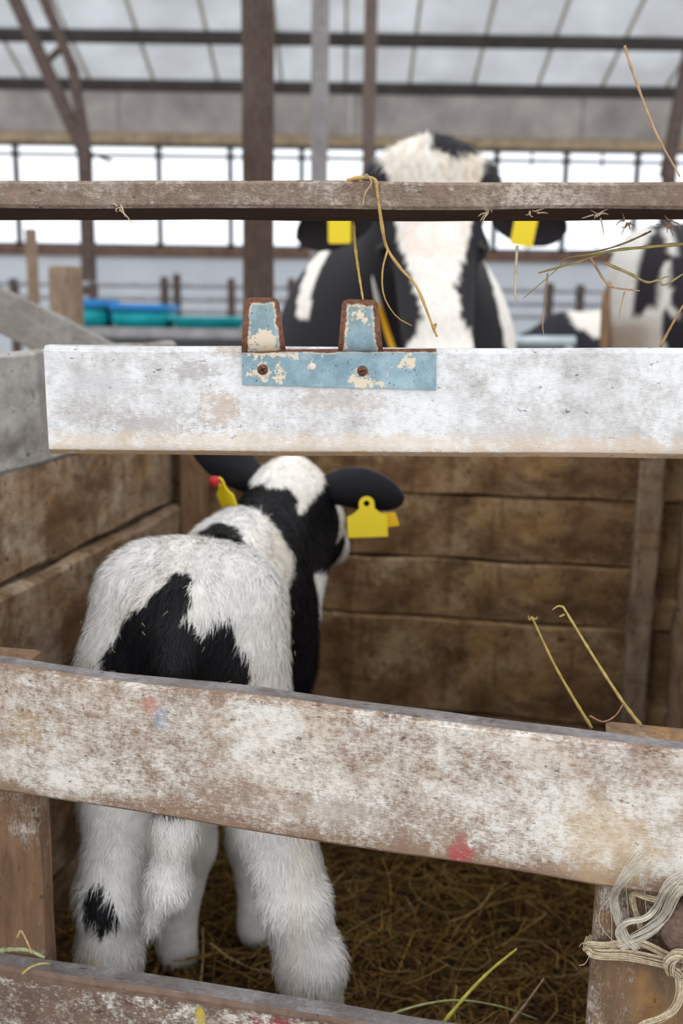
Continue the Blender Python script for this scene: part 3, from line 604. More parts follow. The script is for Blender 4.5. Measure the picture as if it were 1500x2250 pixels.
REAR = [(-.414, .757), (-.40, .737), (-.388, .707), (-.380, .69), (-.372, .702), (-.362, .703), (-.346, .678), (-.335, .652), (-.332, .60), (-.345, .52), (-.40, .49), (-.47, .52), (-.505, .60), (-.506, .65), (-.495, .678), (-.477, .705), (-.451, .726), (-.435, .747)]
BLK = np.array((.010, .0095, .013)); WHT = np.array((.93, .92, .905))
def calf_paint(p):
    u, v, z = p.T; a_ = wob(p, 120, 0, 8) * .012 + wob(p, 40, 8, 16) * .012; b_ = wob(p, 110, 8, 16) * .012 + wob(p, 45, 16, 24) * .012
    k = in_poly(u + a_, z + b_, REAR) & (v < 1.16)
    k &= ~((z < .50) & (np.abs(u + .405) < .03) & (v < 1.03))
    k |= ((u + .506 + a_) / .021) ** 2 + ((z - .352 + b_) / .036) ** 2 + np.maximum(0, (v - 1.02) / .01) ** 2 < 1
    k |= (((u + .478 + a_) / .050) ** 2 + ((v - 1.315 + b_) / .062) ** 2 < 1) & (z > .68)
    th = 1.485 - .50 * np.clip(u + .49, 0, .13) - 1.3 * np.clip(.69 - z, 0, .10) * (u > -.45) + a_; k |= (v > th) & (z > .40 + a_ * 2)
    top = (z > .782 + b_ - .030 * np.exp(-((u + .388) / .016) ** 2)) & (v < 1.66); side = (v > 1.735 + a_) ; thr = (z < .628 - .25 * (v - 1.58) + a_ * .6) & (v > 1.51) & (v < 1.72) & (u > -.395) & (z > .555)
    side |= (u > -.368 + a_ * .5) & (v > 1.65) & (z < .735) & (z > .665)
    spot = ((u + .372 + a_) / .012) ** 2 + ((v - 1.66) / .03) ** 2 + ((z - .70 + b_) / .03) ** 2 < 1
    k &= ~(top | side | thr | spot)
    c_ = np.where(k[:, None], BLK, WHT)
    cream = np.clip(wob(p, 26, 4, 12) * 1.4 + .15, 0, 1) * (z > .62) * .35 + np.clip(1 - ((u + .512) / .02) ** 2 - ((z - .285) / .02) ** 2, 0, 1) * .8 * (v < 1.02)
    cream = np.clip(cream + .25 * np.exp(-((u + .268) / .012) ** 2) * (z < .45) * (v < 1.08), 0, 1)
    return np.where(k[:, None], c_, c_ * (1 - cream[:, None] * (1 - np.array((.95, .82, .60)))))
def calf_comb(p):
    u, v, z = p.T; d = np.zeros_like(p); leg = np.clip((.5 - z) / .1, 0, 1)
    d[:, 1] = -.55 * (1 - leg); d[:, 2] = -.75 - .4 * leg; d[:, 0] = np.sign(u + .43) * .25 * (1 - leg); return d
def calf_len(p):
    u, v, z = p.T; L = np.full(len(p), .017); L = np.where(z < .5, .019, L); L = np.where((z < .42) & (v < 1.2), .021, L); L = np.where((v > 1.52) & (z > .55), .010, L); L = np.where(z < .045, .0, L); L = np.where((v > 1.3) & (z < .42), .007, L); return L
calf = thing('calf', 'small black and white calf seen from behind in the plank pen', 'calf', pen(-.43, 1.25, .0))
_, CV, CQ = body_mesh('body', cf, (-.70, .95, -.02), (-.20, 1.86, .86), .0075, calf_paint, M_coat, calf, pen_arr)
fur('fur', cf, CV, CQ, calf_paint, calf_comb, calf_len, 230000, .00045, M_fur, calf, pen_arr)
bb = Bag(); rr_ = np.random.default_rng(12); pk = CV[(CV[:, 1] < 1.35) & (CV[:, 2] > .60)]
for q in pk[rr_.choice(len(pk), 45)]:
    nq = normals_of(cf, q[None])[0]; dq = rr_.normal(0, 1, 3); dq -= nq * (dq @ nq); dq /= np.linalg.norm(dq); q = q + nq * .009; bb.tube(pen_arr([q - dq * .004, q + nq * .001, q + dq * rr_.uniform(.002, .006)]), .00045, 4)
cb = link('chaff_bits', bb.mesh('chaff_bits'), plain('coat_chaff', (.30, .24, .12), .8, 0, .4, 60), calf); cb['kind'] = 'stuff'
eR = ear('ear', pen(-.385, 1.612, .757), pen(-.232, 1.600, .778), pen(0.1, 1.0, .25) - 0, .078, M_ear, calf, BLK * 1.4, .5, droop=.018)
eL = ear('ear', pen(-.478, 1.585, .770), pen(-.585, 1.535, .868), EY * .8 - EX * .5, .075, M_ear, calf, BLK * 1.4, .5)
def tag_shape(w, h, neck, hr):
    o_ = [(-w / 2, 0), (w / 2, 0), (w / 2, h * .62), (w * .33, h * .72), (neck, h * .86)]; o_ += [(neck * math.cos(a_), h + neck * math.sin(a_)) for a_ in np.linspace(0, math.pi, 9)]; o_ += [(-neck, h * .86), (-w * .33, h * .72), (-w / 2, h * .62)]
    return o_, circ(0, h + .001, hr, 12)
me = tag_mesh('ear_tag', *tag_shape(.066, .055, .0125, .0055))
c1 = P(808, 1180, 1.585); x1 = v3((.99, -.05, .06)); x1 /= np.linalg.norm(x1); z1 = v3((-.06, .1, .99)); z1 -= x1 * (z1 @ x1); z1 /= np.linalg.norm(z1)
tg = link('ear_tag', me, M_yel, calf, basis_mat(c1, x1, z1, np.cross(x1, z1)))
c2 = P(856, 1160, 1.62); link('ear_tag_back', tag_mesh('ear_tag_back', [(-.016, 0), (.016, .004), (.010, .026), (-.012, .026)]), M_yel2, calf, basis_mat(c2, x1, z1, np.cross(x1, z1)))
c3 = P(508, 1124, 1.565); x3 = v3((.55, -.75, 0.12)); x3 /= np.linalg.norm(x3); z3 = v3((-.38, .0, .92)); z3 -= x3 * (z3 @ x3); z3 /= np.linalg.norm(z3)
link('ear_tag', tag_mesh('ear_tag', *tag_shape(.052, .050, .011, .0055)), M_yel, calf, basis_mat(c3, x3, z3, np.cross(x3, z3)))
bt = P(473, 1057, 1.555); V, Q, T = tube_np([bt, bt + v3((-.002, -.004, 0)), bt + v3((-.004, -.009, .001))], [.0085, .0085, .006], 14); link('tag_button', np_mesh('tag_button', V, Q, T), M_red, calf)

# ---------------------------------------------------------------- the big cow facing the camera (world coordinates)
def cow_legs(f, pts, r0=.10):
    for (a_, k_, f_) in pts: f.chain([a_, k_, f_, (f_[0], f_[1] - .03, .03)], [r0, .06, .048, .06], .05)
hd = Field(); hx = lambda px, py, d: P(px, py, d)
hd.el(hx(948, 372, 2.66), (.118, .09, .085), .05); hd.el(hx(948, 470, 2.68), (.125, .11, .16), .05)
hd.rc(hx(950, 520, 2.64), hx(960, 720, 2.50), .110, .092, .05); hd.el(hx(968, 815, 2.45), (.098, .085, .080), .05)
hd.sp(hx(852, 545, 2.64), .034, .04); hd.sp(hx(1046, 545, 2.64), .034, .04)
hd.sp(hx(832, 412, 2.73), .042, .13); hd.sp(hx(1062, 410, 2.73), .040, .13)
hd.rc(hx(925, 545, 2.88), hx(880, 690, 3.2), .17, .27, .08)
bx = hx(868, 700, 3.22); hd.el((bx[0], 3.75, .93), (.34, .85, .38), .1); hd.el((bx[0], 3.22, .90), (.395, .30, .44), .1)
cow_legs(hd, [((bx[0] + s_ * .17, y_, .6), (bx[0] + s_ * .17, y_ - .02, .42), (bx[0] + s_ * .17, y_, .12)) for s_ in (-1, 1) for y_ in (3.15, 4.3)])
xc = hx(950, 550, 2.6)[0]; zt_ = lambda py: hx(950, py, 2.6)[2]
BZ = np.array([zt_(y) for y in (850, 760, 700, 640, 600, 540, 480, 420, 380, 340, 290)]); BW = np.array([.11, .092, .050, .050, .062, .084, .098, .105, .122, .14, .14]); BC = np.array([.022, .022, .012, .0, -.002, .0, .0, .0, 0, 0, 0])
zst = [hx(685, y, 3.1)[2] for y in (700, 540)]; xst = hx(685, 600, 3.1)[0]
def cow_paint(p):
    x, y, z = p.T; a_ = wob(p, 26, 0, 8) * .02; b_ = wob(p, 26, 8, 16) * .02
    w_ = np.interp(z, BZ, BW); c_ = np.interp(z, BZ, BC); face = (y < 2.80)
    wt = face & (np.abs(x - xc - c_ + a_ * .6) < w_)
    cap = face & (((x - xc - .055 + a_) / .075) ** 2 + ((z - zt_(305) + b_) / .042) ** 2 < 1); wt &= ~cap
    tq = np.clip((z - zst[0]) / (zst[1] - zst[0]), -.4, 1.3); sx = xst - .028 + .055 * tq ** 1.6
    wt |= (~face) & (np.abs(x - sx + a_ * .4) < .018 + .012 * np.clip(tq, 0, 1)) & (tq > -.1) & (tq < 1.2) & (x < xc - .15)
    xr_ = hx(1108, 650, 3.05)[0] + (hx(950, 650, 3.05)[2] - z) * .28; wt |= (~face) & (np.abs(x - xr_ + a_ * .5) < .026) & (x > xc + .10)
    pink = face & (((x - xc) / .09) ** 2 + ((z - zt_(520)) / .06) ** 2 < 1)
    C_ = np.where(wt[:, None], np.array((.78, .75, .70)), np.array((.014, .013, .017)))
    tan = wt & face & (z > zt_(420)); C_ = np.where(tan[:, None], C_ * (1 - .5 * np.clip(wob(p * v3((1, .2, .15)), 70, 0, 8) + .35, 0, 1)[:, None] * (1 - np.array((.92, .72, .48)))), C_)
    return np.where((pink & wt & (wob(p, 30, 3, 11) > .05))[:, None], C_ * np.array((1, .90, .87)), C_)
cow = thing('cow', 'large black and white cow with a white blaze facing the camera behind the pen', 'cow', (bx[0], 3.4, -.05))
shift = lambda v: v
_, HV, HQ = body_mesh('body', hd, (bx[0] - .60, 2.2, -.05), (bx[0] + .62, 4.75, 1.72), .018, cow_paint, M_coat, cow)
def cow_comb(p): d = np.zeros_like(p); d[:, 2] = -1; d[:, 1] = .3; return d
fur('fur', hd, HV, HQ, cow_paint, cow_comb, lambda p: np.where((p[:, 2] > 1.36) & (p[:, 1] < 2.82), .03, .0), 60000, .0011, M_fur, cow, lift=.5, seed=5)
ear('ear', hx(812, 462, 2.69), hx(650, 505, 2.72), v3((-.15, -.8, -.45)), .125, M_ear, cow, (.012, .011, .014), .45, .008, (.02, .016, .02), droop=.02)
ear('ear', hx(1084, 462, 2.69), hx(1246, 490, 2.72), v3((.15, -.8, -.45)), .125, M_ear, cow, (.012, .011, .014), .45, .008, (.02, .016, .02), droop=.02)
def rrect(w_, h_, r=.006): return [(sx_ * (w_ / 2 - r) + r * math.cos(a_), h_ / 2 + sy_ * (h_ / 2 - r) + r * math.sin(a_)) for sx_, sy_, a0_ in ((1, -1, -90), (1, 1, 0), (-1, 1, 90), (-1, -1, 180)) for a_ in [math.radians(a0_ + k * 30) for k in range(4)]]
M_ink = plain('faded_tag_print', (.20, .15, .01), .5)
for (px, py, tl, nm) in ((746, 535, .02, 'l'), (1144, 540, -.16, 'r')):
    c_ = hx(px, py, 2.62); x_ = v3((1, 0, tl)); x_ /= np.linalg.norm(x_); z_ = v3((-tl, 0, 1)); z_ /= np.linalg.norm(z_)
    tg = link('ear_tag', tag_mesh('ear_tag', rrect(.058, .082)), M_yel, cow, basis_mat(c_, x_, z_, np.cross(x_, z_)))
for px in (845, 1052):
    c_ = hx(px, 543, 2.605); V, Q, T = tube_np([c_ + v3((0, y_, 0)) for y_ in (-.012, -.006, .004, .02)], [.006, .015, .020, .018], 14); link('eye', np_mesh('eye', V, Q, T), plain('dark_eye', (.01, .008, .008), .12), cow)
cl = Bag(); pth = catmull([hx(818, 520, 2.80), hx(820, 580, 2.82), hx(828, 650, 2.84), hx(846, 715, 2.86), hx(866, 775, 2.84)], 24); cl.tube(pth, .0085, 8)
me = cl.mesh('neck_strap'); zc = np.array([v_.co.z for v_ in me.vertices]); set_col(me, np.where((zc < hx(840, 668, 2.85)[2])[:, None], np.array((.80, .42, .02)), np.array((.70, .70, .70)))); link('neck_strap', me, attr_mat('strap', .6), cow)

# ---------------------------------------------------------------- the cow at the right edge, its flank to the camera
s0 = hx(1352, 640, 3.0)[0] + .05; sf = Field()
sf.el((s0 + .95, 3.3, .97), (.86, .31, .36), .1); sf.el((s0 + .28, 3.3, 1.06), (.27, .26, .29), .1); sf.rc((s0 + .12, 3.3, 1.28), (s0 + 1.0, 3.3, 1.32), .06, .07, .08); sf.rc((s0 + .13, 3.25, 1.2), (s0 + .12, 3.25, .8), .13, .13, .08)
sf.rc((s0 + 1.5, 3.3, 1.05), (s0 + 2.15, 3.25, 1.2), .25, .14, .1); sf.el((s0 + 2.4, 3.2, 1.12), (.24, .12, .13), .08)
cow_legs(sf, [((s0 + .22, 3.3 + s_ * .14, .75), (s0 + .13, 3.3 + s_ * .14, .45), (s0 + .16, 3.3 + s_ * .14, .10)) for s_ in (-1, 1)] + [((s0 + 1.55, 3.3 + s_ * .14, .7), (s0 + 1.55, 3.3 + s_ * .14, .42), (s0 + 1.55, 3.3 + s_ * .14, .10)) for s_ in (-1, 1)], .13)
C2 = lambda l: [(hx(x_ + 8, y_, 3.15)[0], hx(x_, y_, 3.15)[2]) for (x_, y_) in l]
CB = C2([(1462, 470), (1402, 560), (1385, 630), (1375, 690), (1402, 690), (1428, 655), (1436, 700), (1440, 790), (1900, 900), (1900, 400)]); CW = C2([(1470, 480), (1446, 560), (1428, 640), (1440, 700), (1452, 680), (1452, 600), (1478, 500)]); CW2 = C2([(1560, 600), (1600, 520), (1680, 560), (1660, 700), (1580, 720)])
def cow2_paint(p):
    x, y, z = p.T; a_ = wob(p, 30, 0, 8) * .02; b_ = wob(p, 30, 8, 16) * .02
    bk = in_poly(x + a_, z + b_, CB) & ~in_poly(x + b_, z + a_, CW) & ~in_poly(x + b_, z + a_, CW2)
    C_ = np.where(bk[:, None], np.array((.015, .013, .017)), np.array((.62, .60, .57))); lo_ = (np.clip((hx(1400, 690, 3.0)[2] - z) / .05 + a_ * 8, 0, 1) * ~bk * np.clip((hx(1500, 690, 3.0)[0] - x) / .1, 0, 1))[:, None]
    return C_ * (1 - lo_) + np.array((.34, .27, .215)) * lo_
cow2 = thing('cow', 'black and white patched cow cut off by the right edge', 'cow', (s0 + .9, 3.3, -.05))
body_mesh('body', sf, (s0 - .15, 2.9, -.05), (s0 + 2.75, 3.75, 1.5), .026, cow2_paint, M_coat, cow2)
tb = Bag(); tb.tube(catmull([(s0 + .08, 3.26, 1.24), (s0 - .005, 3.24, 1.14), (s0 - .02, 3.2, .98), (s0 - .015, 3.2, .70), (s0 - .01, 3.2, .55)], 16), np.interp(np.linspace(0, 1, 16), [0, .5, .8, 1], [.026, .013, .018, .006]), 8); link('tail', tb.mesh('tail'), plain('brown_tail_hair', (.22, .13, .075), .9), cow2)

# ---------------------------------------------------------------- a dark cow lying farther off
lf = Field(); l0 = hx(1290, 700, 5.6)
lf.el((l0[0] + .25, 5.8, .74), (.55, .36, .38), .1); lf.rc((l0[0] - .1, 5.75, .92), (l0[0] - .32, 5.6, .86), .17, .11, .1); lf.rc((l0[0] - .32, 5.6, .88), (l0[0] - .46, 5.45, .80), .085, .055, .05); lf.rc((l0[0] - .2, 5.7, .6), (l0[0] - .35, 5.55, .3), .12, .08, .08); lf.rc((l0[0] + .6, 5.7, .6), (l0[0] + .5, 5.5, .3), .16, .1, .08)
for q in ((-.35, 5.55), (.5, 5.5)): lf.rc((l0[0] + q[0], q[1], .3), (l0[0] + q[0], q[1], .0), .08, .06, .05)
def cow3_paint(p):
    wt = ((p[:, 0] - l0[0] - .04) / .12) ** 2 + ((p[:, 2] - 1.08) / .12) ** 2 + wob(p, 14) * .6 < 1
    return np.where(wt[:, None], np.array((.72, .68, .62)), np.array((.014, .013, .02)))
cow3 = thing('cow', 'dark cow with one white patch low in the distance, between the two nearer cows', 'cow', (l0[0], 5.7, -.05))
body_mesh('body', lf, (l0[0] - .6, 5.3, -.06), (l0[0] + .9, 6.25, 1.2), .03, cow3_paint, M_coat, cow3)
bq0, bq1 = hx(1135, 752, 4.4), hx(1262, 752, 4.4)
pr = thing('feed_barrier', 'pale pipe barrier low behind the big cow on the right', 'barrier', (bq0[0], 4.4, -.05)); M_pipe = plain('pale_pipe', (.45, .52, .55), .4, .3)
link('pipe', Bag().tube([bq0 - v3((.1, 0, 0)), bq0, bq1], .028, 10).mesh('pipe'), M_pipe, pr)
for x_ in (bq0[0] - .05, bq1[0] - .03): link('post', Bag().tube([(x_, 4.4, -.05), (x_, 4.4, .5), (x_, 4.4, bq0[2])], .026, 10).mesh('post'), M_pipe, pr)

# ================================================================== SMALL THINGS
# ---- blue steel bracket on the whitewashed board
DB = .9475
fB = lambda x, y, o_=0.0: P(x, y, .955 - .010 * x / 1500 - .0022 - o_)
def grid_patch(c00, c10, c01, c11, nx, ny, th, rust, back=v3((0, 1, 0)), bend=0.0, rc_=0.0):
    V, E_ = [], []
    for j in range(ny + 1):
        for i in range(nx + 1):
            s_, t_ = i / nx, j / ny; p = (1 - s_) * (1 - t_) * c00 + s_ * (1 - t_) * c10 + (1 - s_) * t_ * c01 + s_ * t_ * c11
            wl_ = np.linalg.norm((c10 - c00) * (1 - t_) + (c11 - c01) * t_); hl_ = np.linalg.norm(c01 - c00)
            e = [s_ * wl_ if 'l' in rust else 9, (1 - s_) * wl_ if 'r' in rust else 9, (1 - t_) * hl_ if 't' in rust else 9, t_ * hl_ if 'b' in rust else 9]
            if bend: p = p + back * bend * (1 - math.exp(-t_ * 11)) 
            if rc_ and t_ > .9:                                   # rounded upper corners
                q = (t_ - .9) / .1; ins = (1 - math.sqrt(max(0, 1 - q * q))) * rc_; m_ = (c01 + c11) / 2; dirx = (c11 - c01) / np.linalg.norm(c11 - c01); p = p + dirx * ins * (1 - 2 * s_)
            V.append(p); E_.append(min(e))
    n_ = len(V); V = V + [p + back * th for p in V]; E_ = E_ + E_; Q = []
    ix = lambda i, j: j * (nx + 1) + i
    for j in range(ny):
        for i in range(nx): a_ = (ix(i, j), ix(i + 1, j), ix(i + 1, j + 1), ix(i, j + 1)); Q += [a_, tuple(q + n_ for q in a_[::-1])]
    for j in range(ny): Q += [(ix(0, j), ix(0, j + 1), n_ + ix(0, j + 1), n_ + ix(0, j)), (ix(nx, j + 1), ix(nx, j), n_ + ix(nx, j), n_ + ix(nx, j + 1))]
    for i in range(nx): Q += [(ix(i + 1, 0), ix(i, 0), n_ + ix(i, 0), n_ + ix(i + 1, 0)), (ix(i, ny), ix(i + 1, ny), n_ + ix(i + 1, ny), n_ + ix(i, ny))]
    return np.array(V), Q, np.array(E_)
t = NT('blue_painted_steel'); a = t.n('ShaderNodeAttribute'); a.attribute_name = 'edge'; o = t.coord(); n1 = t.noise(o, 45, 5, .7); n2 = t.noise(o, 220, 4, .7); n3 = t.noise(o, 28, 5, .65, .5)
colb = t.ramp(n1, [(.3, (.16, .265, .32)), (.5, (.24, .36, .43)), (.7, (.34, .49, .57))])
moss = t.math('MULTIPLY', t.ss(t.math('ADD', t.math('MULTIPLY', a.outputs['Color'], 1.0), 0), 0, 1), 1)
at2 = t.n('ShaderNodeAttribute'); at2.attribute_name = 'moss'
colb = t.mix(t.math('MULTIPLY', t.math('MULTIPLY', at2.outputs['Fac'], t.ss(n3, .42, .6)), .55), colb, (.16, .16, .06))
at3 = t.n('ShaderNodeAttribute'); at3.attribute_name = 'wear'
chip = t.ss(t.math('ADD', t.math('ADD', t.math('MULTIPLY', n3, .7), t.math('MULTIPLY', n2, .3)), t.math('MULTIPLY', at3.outputs['Fac'], .13)), .585, .62); colb = t.mix(chip, colb, (.72, .62, .48))
dots = t.math('SUBTRACT', 1.0, t.ss(t.noise(o, 330, 2, .5), .27, .32)); colb = t.mix(dots, colb, (.06, .045, .035))
ed = t.math('ADD', a.outputs['Fac'], t.math('MULTIPLY', t.math('SUBTRACT', n1, .5), .010)); rim = t.math('SUBTRACT', 1.0, t.ss(ed, .0045, .0062)); halo = t.math('MULTIPLY', t.math('SUBTRACT', 1.0, t.ss(ed, .006, .0085)), t.ss(n2, .4, .55))
colb = t.mix(halo, colb, (.66, .54, .42)); colb = t.mix(rim, colb, t.ramp(n2, [(.35, (.085, .032, .018)), (.65, (.22, .09, .045))])); t.bump(t.math('ADD', n2, t.math('MULTIPLY', rim, .6)), .4, .001)
M_brk = t.done(colb, .6, .0, .4)
brk = thing('bracket', 'blue painted steel bracket with two rusty-edged tabs screwed to the white board', 'bracket', fB(745, 857))
def patch(name, q, nx, ny, rust, mossy, **kw):
    V, Q, E_ = grid_patch(*[fB(*c_) for c_ in q], nx, ny, .0025, rust, **kw); me = np_mesh(name, V, Q)
    at = me.attributes.new('edge', 'FLOAT', 'POINT'); at.data.foreach_set('value', (E_ * (1.0 if name == 'tab' else 2.0)).astype(np.float32)); am = me.attributes.new('moss', 'FLOAT', 'POINT'); tt_ = np.clip((V[:, 2] - V[:, 2].min()) / np.ptp(V[:, 2]), 0, 1); am.data.foreach_set('value', (tt_ ** 1.5 * mossy).astype(np.float32))
    wr = np.zeros(len(V))
    for (x_, y_, r_) in ((577, 822, .010), (560, 825, .008), (796, 818, .011), (686, 806, .005), (655, 782, .009), (790, 842, .012), (620, 836, .010), (890, 795, .008), (830, 775, .010), (760, 760, .006), (590, 745, .008), (835, 690, .007)): wr = np.maximum(wr, np.exp(-(np.linalg.norm((V - fB(x_, y_))[:, [0, 2]], axis=1) / r_) ** 2))
    aw = me.attributes.new('wear', 'FLOAT', 'POINT'); aw.data.foreach_set('value', wr.astype(np.float32))
    try: me.set_sharp_from_angle(angle=math.radians(40))
    except Exception: pass
    return link(name, me, M_brk, brk)
patch('plate', ((532, 845), (958, 857), (532, 768), (958, 766)), 60, 24, 't', 0)
patch('tab', ((531, 775), (628, 770), (539, 653), (613, 655)), 20, 28, 'lrt', 1.0, bend=-.008, rc_=.006)
patch('tab', ((742, 772), (841, 772), (752, 657), (828, 659)), 20, 28, 'lrt', 1.0, bend=-.008, rc_=.006)
M_screw = plain('rusty_screw', (.16, .075, .045), .55, .5, .4, 200); M_dark = plain('slot_dark', (.02, .012, .01), .9)
def screw(px, py, cross):
    c_ = fB(px, py); V, Q, T = tube_np([c_ + v3((0, y_, 0)) for y_ in (.004, -.0012, -.0024, -.003)], [.0050, .0050, .0043, .002], 20); s_ = link('screw', np_mesh('screw', V, Q, T), M_screw, brk)
    for a_ in ((.5, 2.07) if cross else (.25,)):
        dx_ = v3((math.cos(a_), 0, math.sin(a_))); dz_ = v3((-math.sin(a_), 0, math.cos(a_))); b_ = Bag(); q0 = c_ + v3((0, -.00305, 0))
        V = [q0 + dx_ * sx_ * .0030 + dz_ * sz_ * .00055 + v3((0, yy, 0)) for yy in (-.0003, .002) for sx_, sz_ in ((-1, -1), (1, -1), (1, 1), (-1, 1))]
        b_.add(V, [(0, 1, 2, 3), (7, 6, 5, 4), (0, 4, 5, 1), (1, 5, 6, 2), (2, 6, 7, 3), (3, 7, 4, 0)]); sl_ = link('slot', b_.mesh('slot', False), M_dark, s_)
screw(577, 812, True); screw(796, 815, False)
c_ = fB(686, 806); V, Q, T = tube_np([c_ + v3((0, y_, 0)) for y_ in (.003, -.0004, -.0010)], [.0035, .0035, .0022], 16); link('filled_hole', np_mesh('filled_hole', V, Q, T), plain('cream_filler', (.68, .60, .50), .8), brk)

# ---- single stalks of straw
M_st = {}
def stalk(pts, r, label, col=(.42, .30, .13), nm='straw_stalk', twigs=(), n=26, tip=None):
    P3 = [P(*q) for q in pts]; pth = catmull(P3, n); bag = Bag(); s_ = np.linspace(0, 1, n)
    rr = r * (1.0 - .45 * s_) * (1 + .16 * np.sin(s_ * 19) ** 8 * 2); bag.tube(pth, rr, 6)
    for tw in twigs: q = catmull([P(*c_) for c_ in tw], 12); bag.tube(q, np.linspace(r * .6, r * .25, 12), 5)
    key = tuple(col)
    if key not in M_st: M_st[key] = plain('stalk_%d' % len(M_st), col, .7, 0, .35, 90)
    return tag(link(nm, bag.mesh(nm), M_st[key], None), label, 'straw')
GOLD, PALE, GREEN, DARK = (.46, .30, .10), (.52, .44, .30), (.36, .31, .08), (.16, .11, .065)
stalk([(1372, 101, 1.0), (1392, 165, .99), (1440, 290, .98), (1493, 388, .965)], .0014, 'long thin straw leaning up from the right end of the top rail', (.40, .27, .15))
stalk([(762, 397, .955), (790, 391, .95), (822, 394, .948), (828, 420, .9455), (838, 490, .944), (850, 545, .95), (880, 590, .95), (915, 630, .95), (940, 690, .95), (952, 722, .95), (960, 740, .95)], .0018, 'long forked straw bent over the top rail before the cow\'s face', GOLD, twigs=([(851, 550, .95), (840, 595, .948), (843, 650, .947), (870, 695, .95), (905, 716, .95)], [(952, 716, .95), (958, 712, .95), (955, 724, .95)]), n=44)
stalk([(776, 488, 1.0), (780, 540, .99), (788, 600, .975), (798, 662, .965)], .0017, 'straight golden straw standing between the top rail and a bracket tab', (.50, .33, .09))
stalk([(800, 392, .9425), (805, 384, .942), (816, 402, .942), (802, 425, .942), (797, 452, .942)], .0010, 'small curled wisp of chaff lying on the edge of the top rail', (.40, .29, .18))
stalk([(1136, 540, .98), (1133, 590, .98), (1131, 640, .98), (1136, 663, .98)], .0014, 'short pale straw hanging below the right ear tag of the big cow', PALE)
stalk([(1500, 536, .99), (1420, 543, 1.0), (1340, 552, 1.01), (1270, 575, 1.02), (1182, 600, 1.03)], .0016, 'long straw reaching left from the right edge under the top rail', (.38, .29, .11), twigs=([(1340, 552, 1.01), (1290, 560, 1.01), (1240, 568, 1.02), (1225, 590, 1.02), (1150, 655, 1.03)],))
stalk([(1430, 508, 1.0), (1370, 535, 1.0), (1310, 552, 1.01), (1250, 556, 1.02)], .0010, 'fine dark straw lying over the long one under the top rail', (.22, .16, .09))
stalk([(1328, 578, 1.0), (1380, 600, 1.0), (1420, 620, .99), (1445, 616, .99), (1460, 626, .99), (1500, 602, .99)], .0014, 'kinked straw at the right below the long one', (.36, .27, .12), twigs=([(1445, 616, .99), (1465, 608, .99), (1478, 612, .99)],))
stalk([(1296, 565, 1.01), (1330, 620, 1.01), (1350, 632, 1.01), (1405, 639, 1.0)], .0012, 'bent reddish straw hanging near the patched cow', (.45, .28, .15), twigs=([(1372, 640, 1.0), (1362, 680, 1.0), (1358, 720, 1.0)],))
stalk([(1203, 600, 1.03), (1196, 660, 1.03), (1192, 715, 1.03), (1194, 735, 1.03)], .0009, 'hair-thin straw dangling left of the distant dark cow', (.34, .25, .14))
stalk([(1450, 762, .99), (1475, 715, .99), (1502, 668, .99)], .0015, 'stiff brown straw slanting up at the right edge above the white board', (.34, .20, .09))
stalk([(1300, 1600, 1.02), (1260, 1535, 1.04), (1215, 1455, 1.06), (1168, 1355, 1.08)], .0019, 'left of two golden stalks rising behind the wide lower rail', (.44, .32, .09), twigs=([(1168, 1355, 1.08), (1163, 1362, 1.08), (1160, 1352, 1.08)], [(1168, 1358, 1.08), (1178, 1360, 1.08), (1180, 1355, 1.08)]))
stalk([(1412, 1600, 1.02), (1370, 1545, 1.03), (1308, 1450, 1.05), (1236, 1332, 1.07)], .0023, 'right and thicker of two golden stalks rising behind the wide lower rail', (.50, .38, .13), twigs=([(1238, 1334, 1.07), (1226, 1332, 1.07), (1213, 1340, 1.07)], [(1240, 1350, 1.07), (1232, 1354, 1.07), (1228, 1354, 1.07)]))
stalk([(1295, 1573, 1.0), (1325, 1586, 1.0), (1352, 1572, 1.01), (1370, 1545, 1.03)], .0011, 'thin reddish twig arching between the two golden stalks', (.36, .21, .12))
stalk([(975, 2246, .98), (1030, 2180, 1.0), (1080, 2130, 1.02), (1135, 2085, 1.04)], .0022, 'bright yellow-green straw standing up behind the bottom rail', (.46, .42, .07), twigs=([(1080, 2130, 1.02), (1110, 2105, 1.03), (1132, 2090, 1.04)],))
stalk([(860, 2228, .99), (930, 2207, 1.0), (1010, 2198, 1.02), (1100, 2212, 1.04), (1180, 2240, 1.06)], .0014, 'arched pale green straw low behind the bottom rail', (.34, .35, .16))
stalk([(0, 2088, .955), (30, 2086, .95), (62, 2088, .945), (98, 2104, .94)], .0028, 'flat pale green blade on the bottom rail by the left post', (.30, .33, .17), nm='grass_blade')
stalk([(38, 2060, .95), (46, 2046, .95), (58, 2066, .95), (70, 2095, .94)], .0014, 'bent dry straw standing by the left post on the bottom rail', (.45, .33, .16))
stalk([(48, 2140, .925), (68, 2125, .93), (92, 2117, .935), (110, 2118, .938)], .0014, 'small mossy straw lying over the edge of the bottom rail', (.36, .30, .09))
stalk([(1120, 2250, 1.03), (1155, 2205, 1.04), (1195, 2150, 1.05)], .0018, 'greyish dry stem leaning on the hay left of the tied post', (.30, .21, .15))
